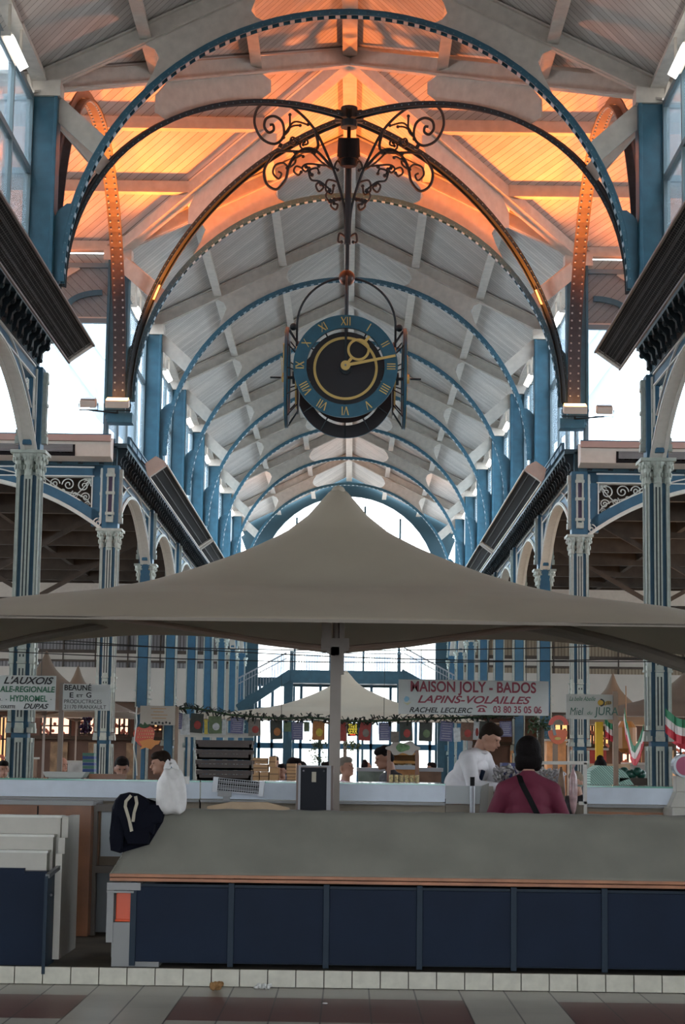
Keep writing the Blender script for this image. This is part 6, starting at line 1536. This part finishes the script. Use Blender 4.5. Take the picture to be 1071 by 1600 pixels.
# man in white shirt, leaning right over the case
Yp = 18.6
q = P(712, 1190, Yp)
t, up, hd, Rb, sh, el, wr = person('man in a white shirt leaning forward to the right over the counter', (q.x + .0, Yp, .27), math.radians(66), mk('white_shirt', (.62, .60, .62)), Tdk, hair='hairb', bend=math.radians(27), head=(math.radians(30), 0, math.radians(-6)), arms='work', build=1.28, height=1.05)
b = B(); b.bb(PX(690, 18.6), PX(765, 18.6), 18.35, 18.85, .12, .27); tag(b.build('duckboard', 'brownwood', origin=(PX(730, 18.6), 18.6, .12)), 'low wooden duckboard under the man in the white shirt', 'duckboard')
b = B(); b.tube([up((.06 * math.cos(a), .012 + .06 * math.sin(a), 1.485 - .015 * math.sin(a))) for a in [2 * PI * i / 20 for i in range(20)]], .018, 6, closed=True); b.build('collar', mk('white_collar', (.66, .65, .66)), None, smooth=True).parent = t
b = B(); b.tube([up((-.11, -.14, 1.36)), up((-.09, -.16, 1.15)), up((-.07, -.15, .95))], .022, 6); b.build('apron_strap', 'navy', None).parent = t
# woman in burgundy seen from behind
Yw = 15.75; q = P(826, 1230, Yw)
t, up, hd, Rb, sh, el, wr = person('woman in a burgundy top seen from behind, dark bobbed hair and black shoulder strap', (q.x, Yw, .12), PI, mk('burgundy_knit', (.13, .012, .035)), Tdk, hairstyle='bobx', build=1.22, height=.98, arms='fold', shz=1.335, shw=.165, elw=.285)
b = B(); pts = [up((.085, .04, 1.47)), up((.07, .13, 1.40)), up((.01, .172, 1.28)), up((-.07, .178, 1.12)), up((-.16, .15, .98))]; b.ribbon(pts, .045, .02, (0, 1, 0)); b.build('shoulder_strap', 'black', None).parent = t
# man in black
Ym = 21.6; q = P(620, 1200, Ym)
person('man in a black T-shirt facing left, beside the canopy pole', (q.x, Ym, .12 if False else 0), math.radians(-72), mk('black_tshirt', (.012, .013, .02)), Tdk, skin='skind', arms='fold', build=1.12, height=1.04, bend=math.radians(8), head=(math.radians(18), 0, 0), sleeve='short')
# woman in pink
q = P(537, 1200, 21.9)
person('grey haired woman in a pink top looking up to the right by the canopy pole', (q.x, 21.9, 0), math.radians(50), mk('pink_top', (.52, .30, .38)), Tdk, hair='hairg', height=.955, head=(math.radians(-8), 0, 0), bend=math.radians(4), arms='down')
# young man left, person in navy
q = P(190, 1200, 19.3)
person('young dark haired man looking down, striped shoulders, left of the carrier bag', (q.x, 19.3, .02), math.radians(10), wave_lines(mk('striped_jacket', (.05, .05, .055)), (0, 0, 1), .06, .3, (.4, .4, .4)), Tdk, skin='skind', height=.93, head=(math.radians(14), 0, 0))
q = P(245, 1200, 18.6)
person('dark haired person in navy bending left behind the carrier bag', (q.x + .30, 18.6, .12), math.radians(-75), mk('navy_jumper', (.012, .016, .035)), Tdk, height=.93, bend=math.radians(24), head=(math.radians(10), 0, 0), hair='hairb', build=1.15)
# bald man far left
q = P(97, 1200, 29)
person('bald man in a blue shirt in the distance between the left boards', (q.x, 29, 0), math.radians(40), mk('blue_shirt', (.05, .07, .15)), Tdk, hairstyle='bald', hair='hairg', height=.93, skin='skin')
# seated man behind the fish
q = P(903, 1210, 19.6)
person('man in dark clothes and a light brown cap behind the hanging fish', (q.x, 19.6, .0), math.radians(-35), mk('dark_coat', (.018, .018, .022)), Tdk, hair=mat('brown_cap', (.22, .17, .12), .8), build=1.3, height=.89, head=(math.radians(10), 0, 0))
q = P(939, 1190, 26)
person('person with a dark hat or bun in brown fur collar beyond the striped cloth', (q.x, 26, 0), math.radians(160), mk('brown_coat', (.07, .045, .03)), Tdk, hairstyle='bun', height=.98)
for px, Y, h, lab, hs in ((429, 32, .97, 'distant dark haired shopper showing only a head above the boxes at the left', 'short'), (430 + 12, 30, .90, 'distant shopper with dark hair behind the left box pile', 'short'), (459, 27, .95, 'dark haired shopper behind the box stack, left of the black cabinet', 'bob'), (470, 28, .92, 'second dark haired shopper beside the box stack near the black cabinet', 'bob'), (511, 33, .92, 'small distant shopper just left of the canopy pole', 'short'), (572, 36, .93, 'distant shopper in dark clothes between the woman in pink and the man in black', 'bun'), (676, 38, .93, 'distant shopper seen left of the man in white', 'short'), (60 - 55, 24, .9, 'shopper in dark blue cut by the left edge', 'short'), (985, 25, .86, 'shopper with long brown hair beside the near right column', 'bob')):
    q = P(px, 1195, Y); person(lab, (q.x, Y, 0), random.Random(px).uniform(-1.5, 1.5), mk('shopper_%d' % px, random.Random(px).choice([(.02, .02, .03), (.05, .04, .04), (.03, .05, .10)])), Tdk, height=h, hairstyle=hs, skin='skind')

split_loose()
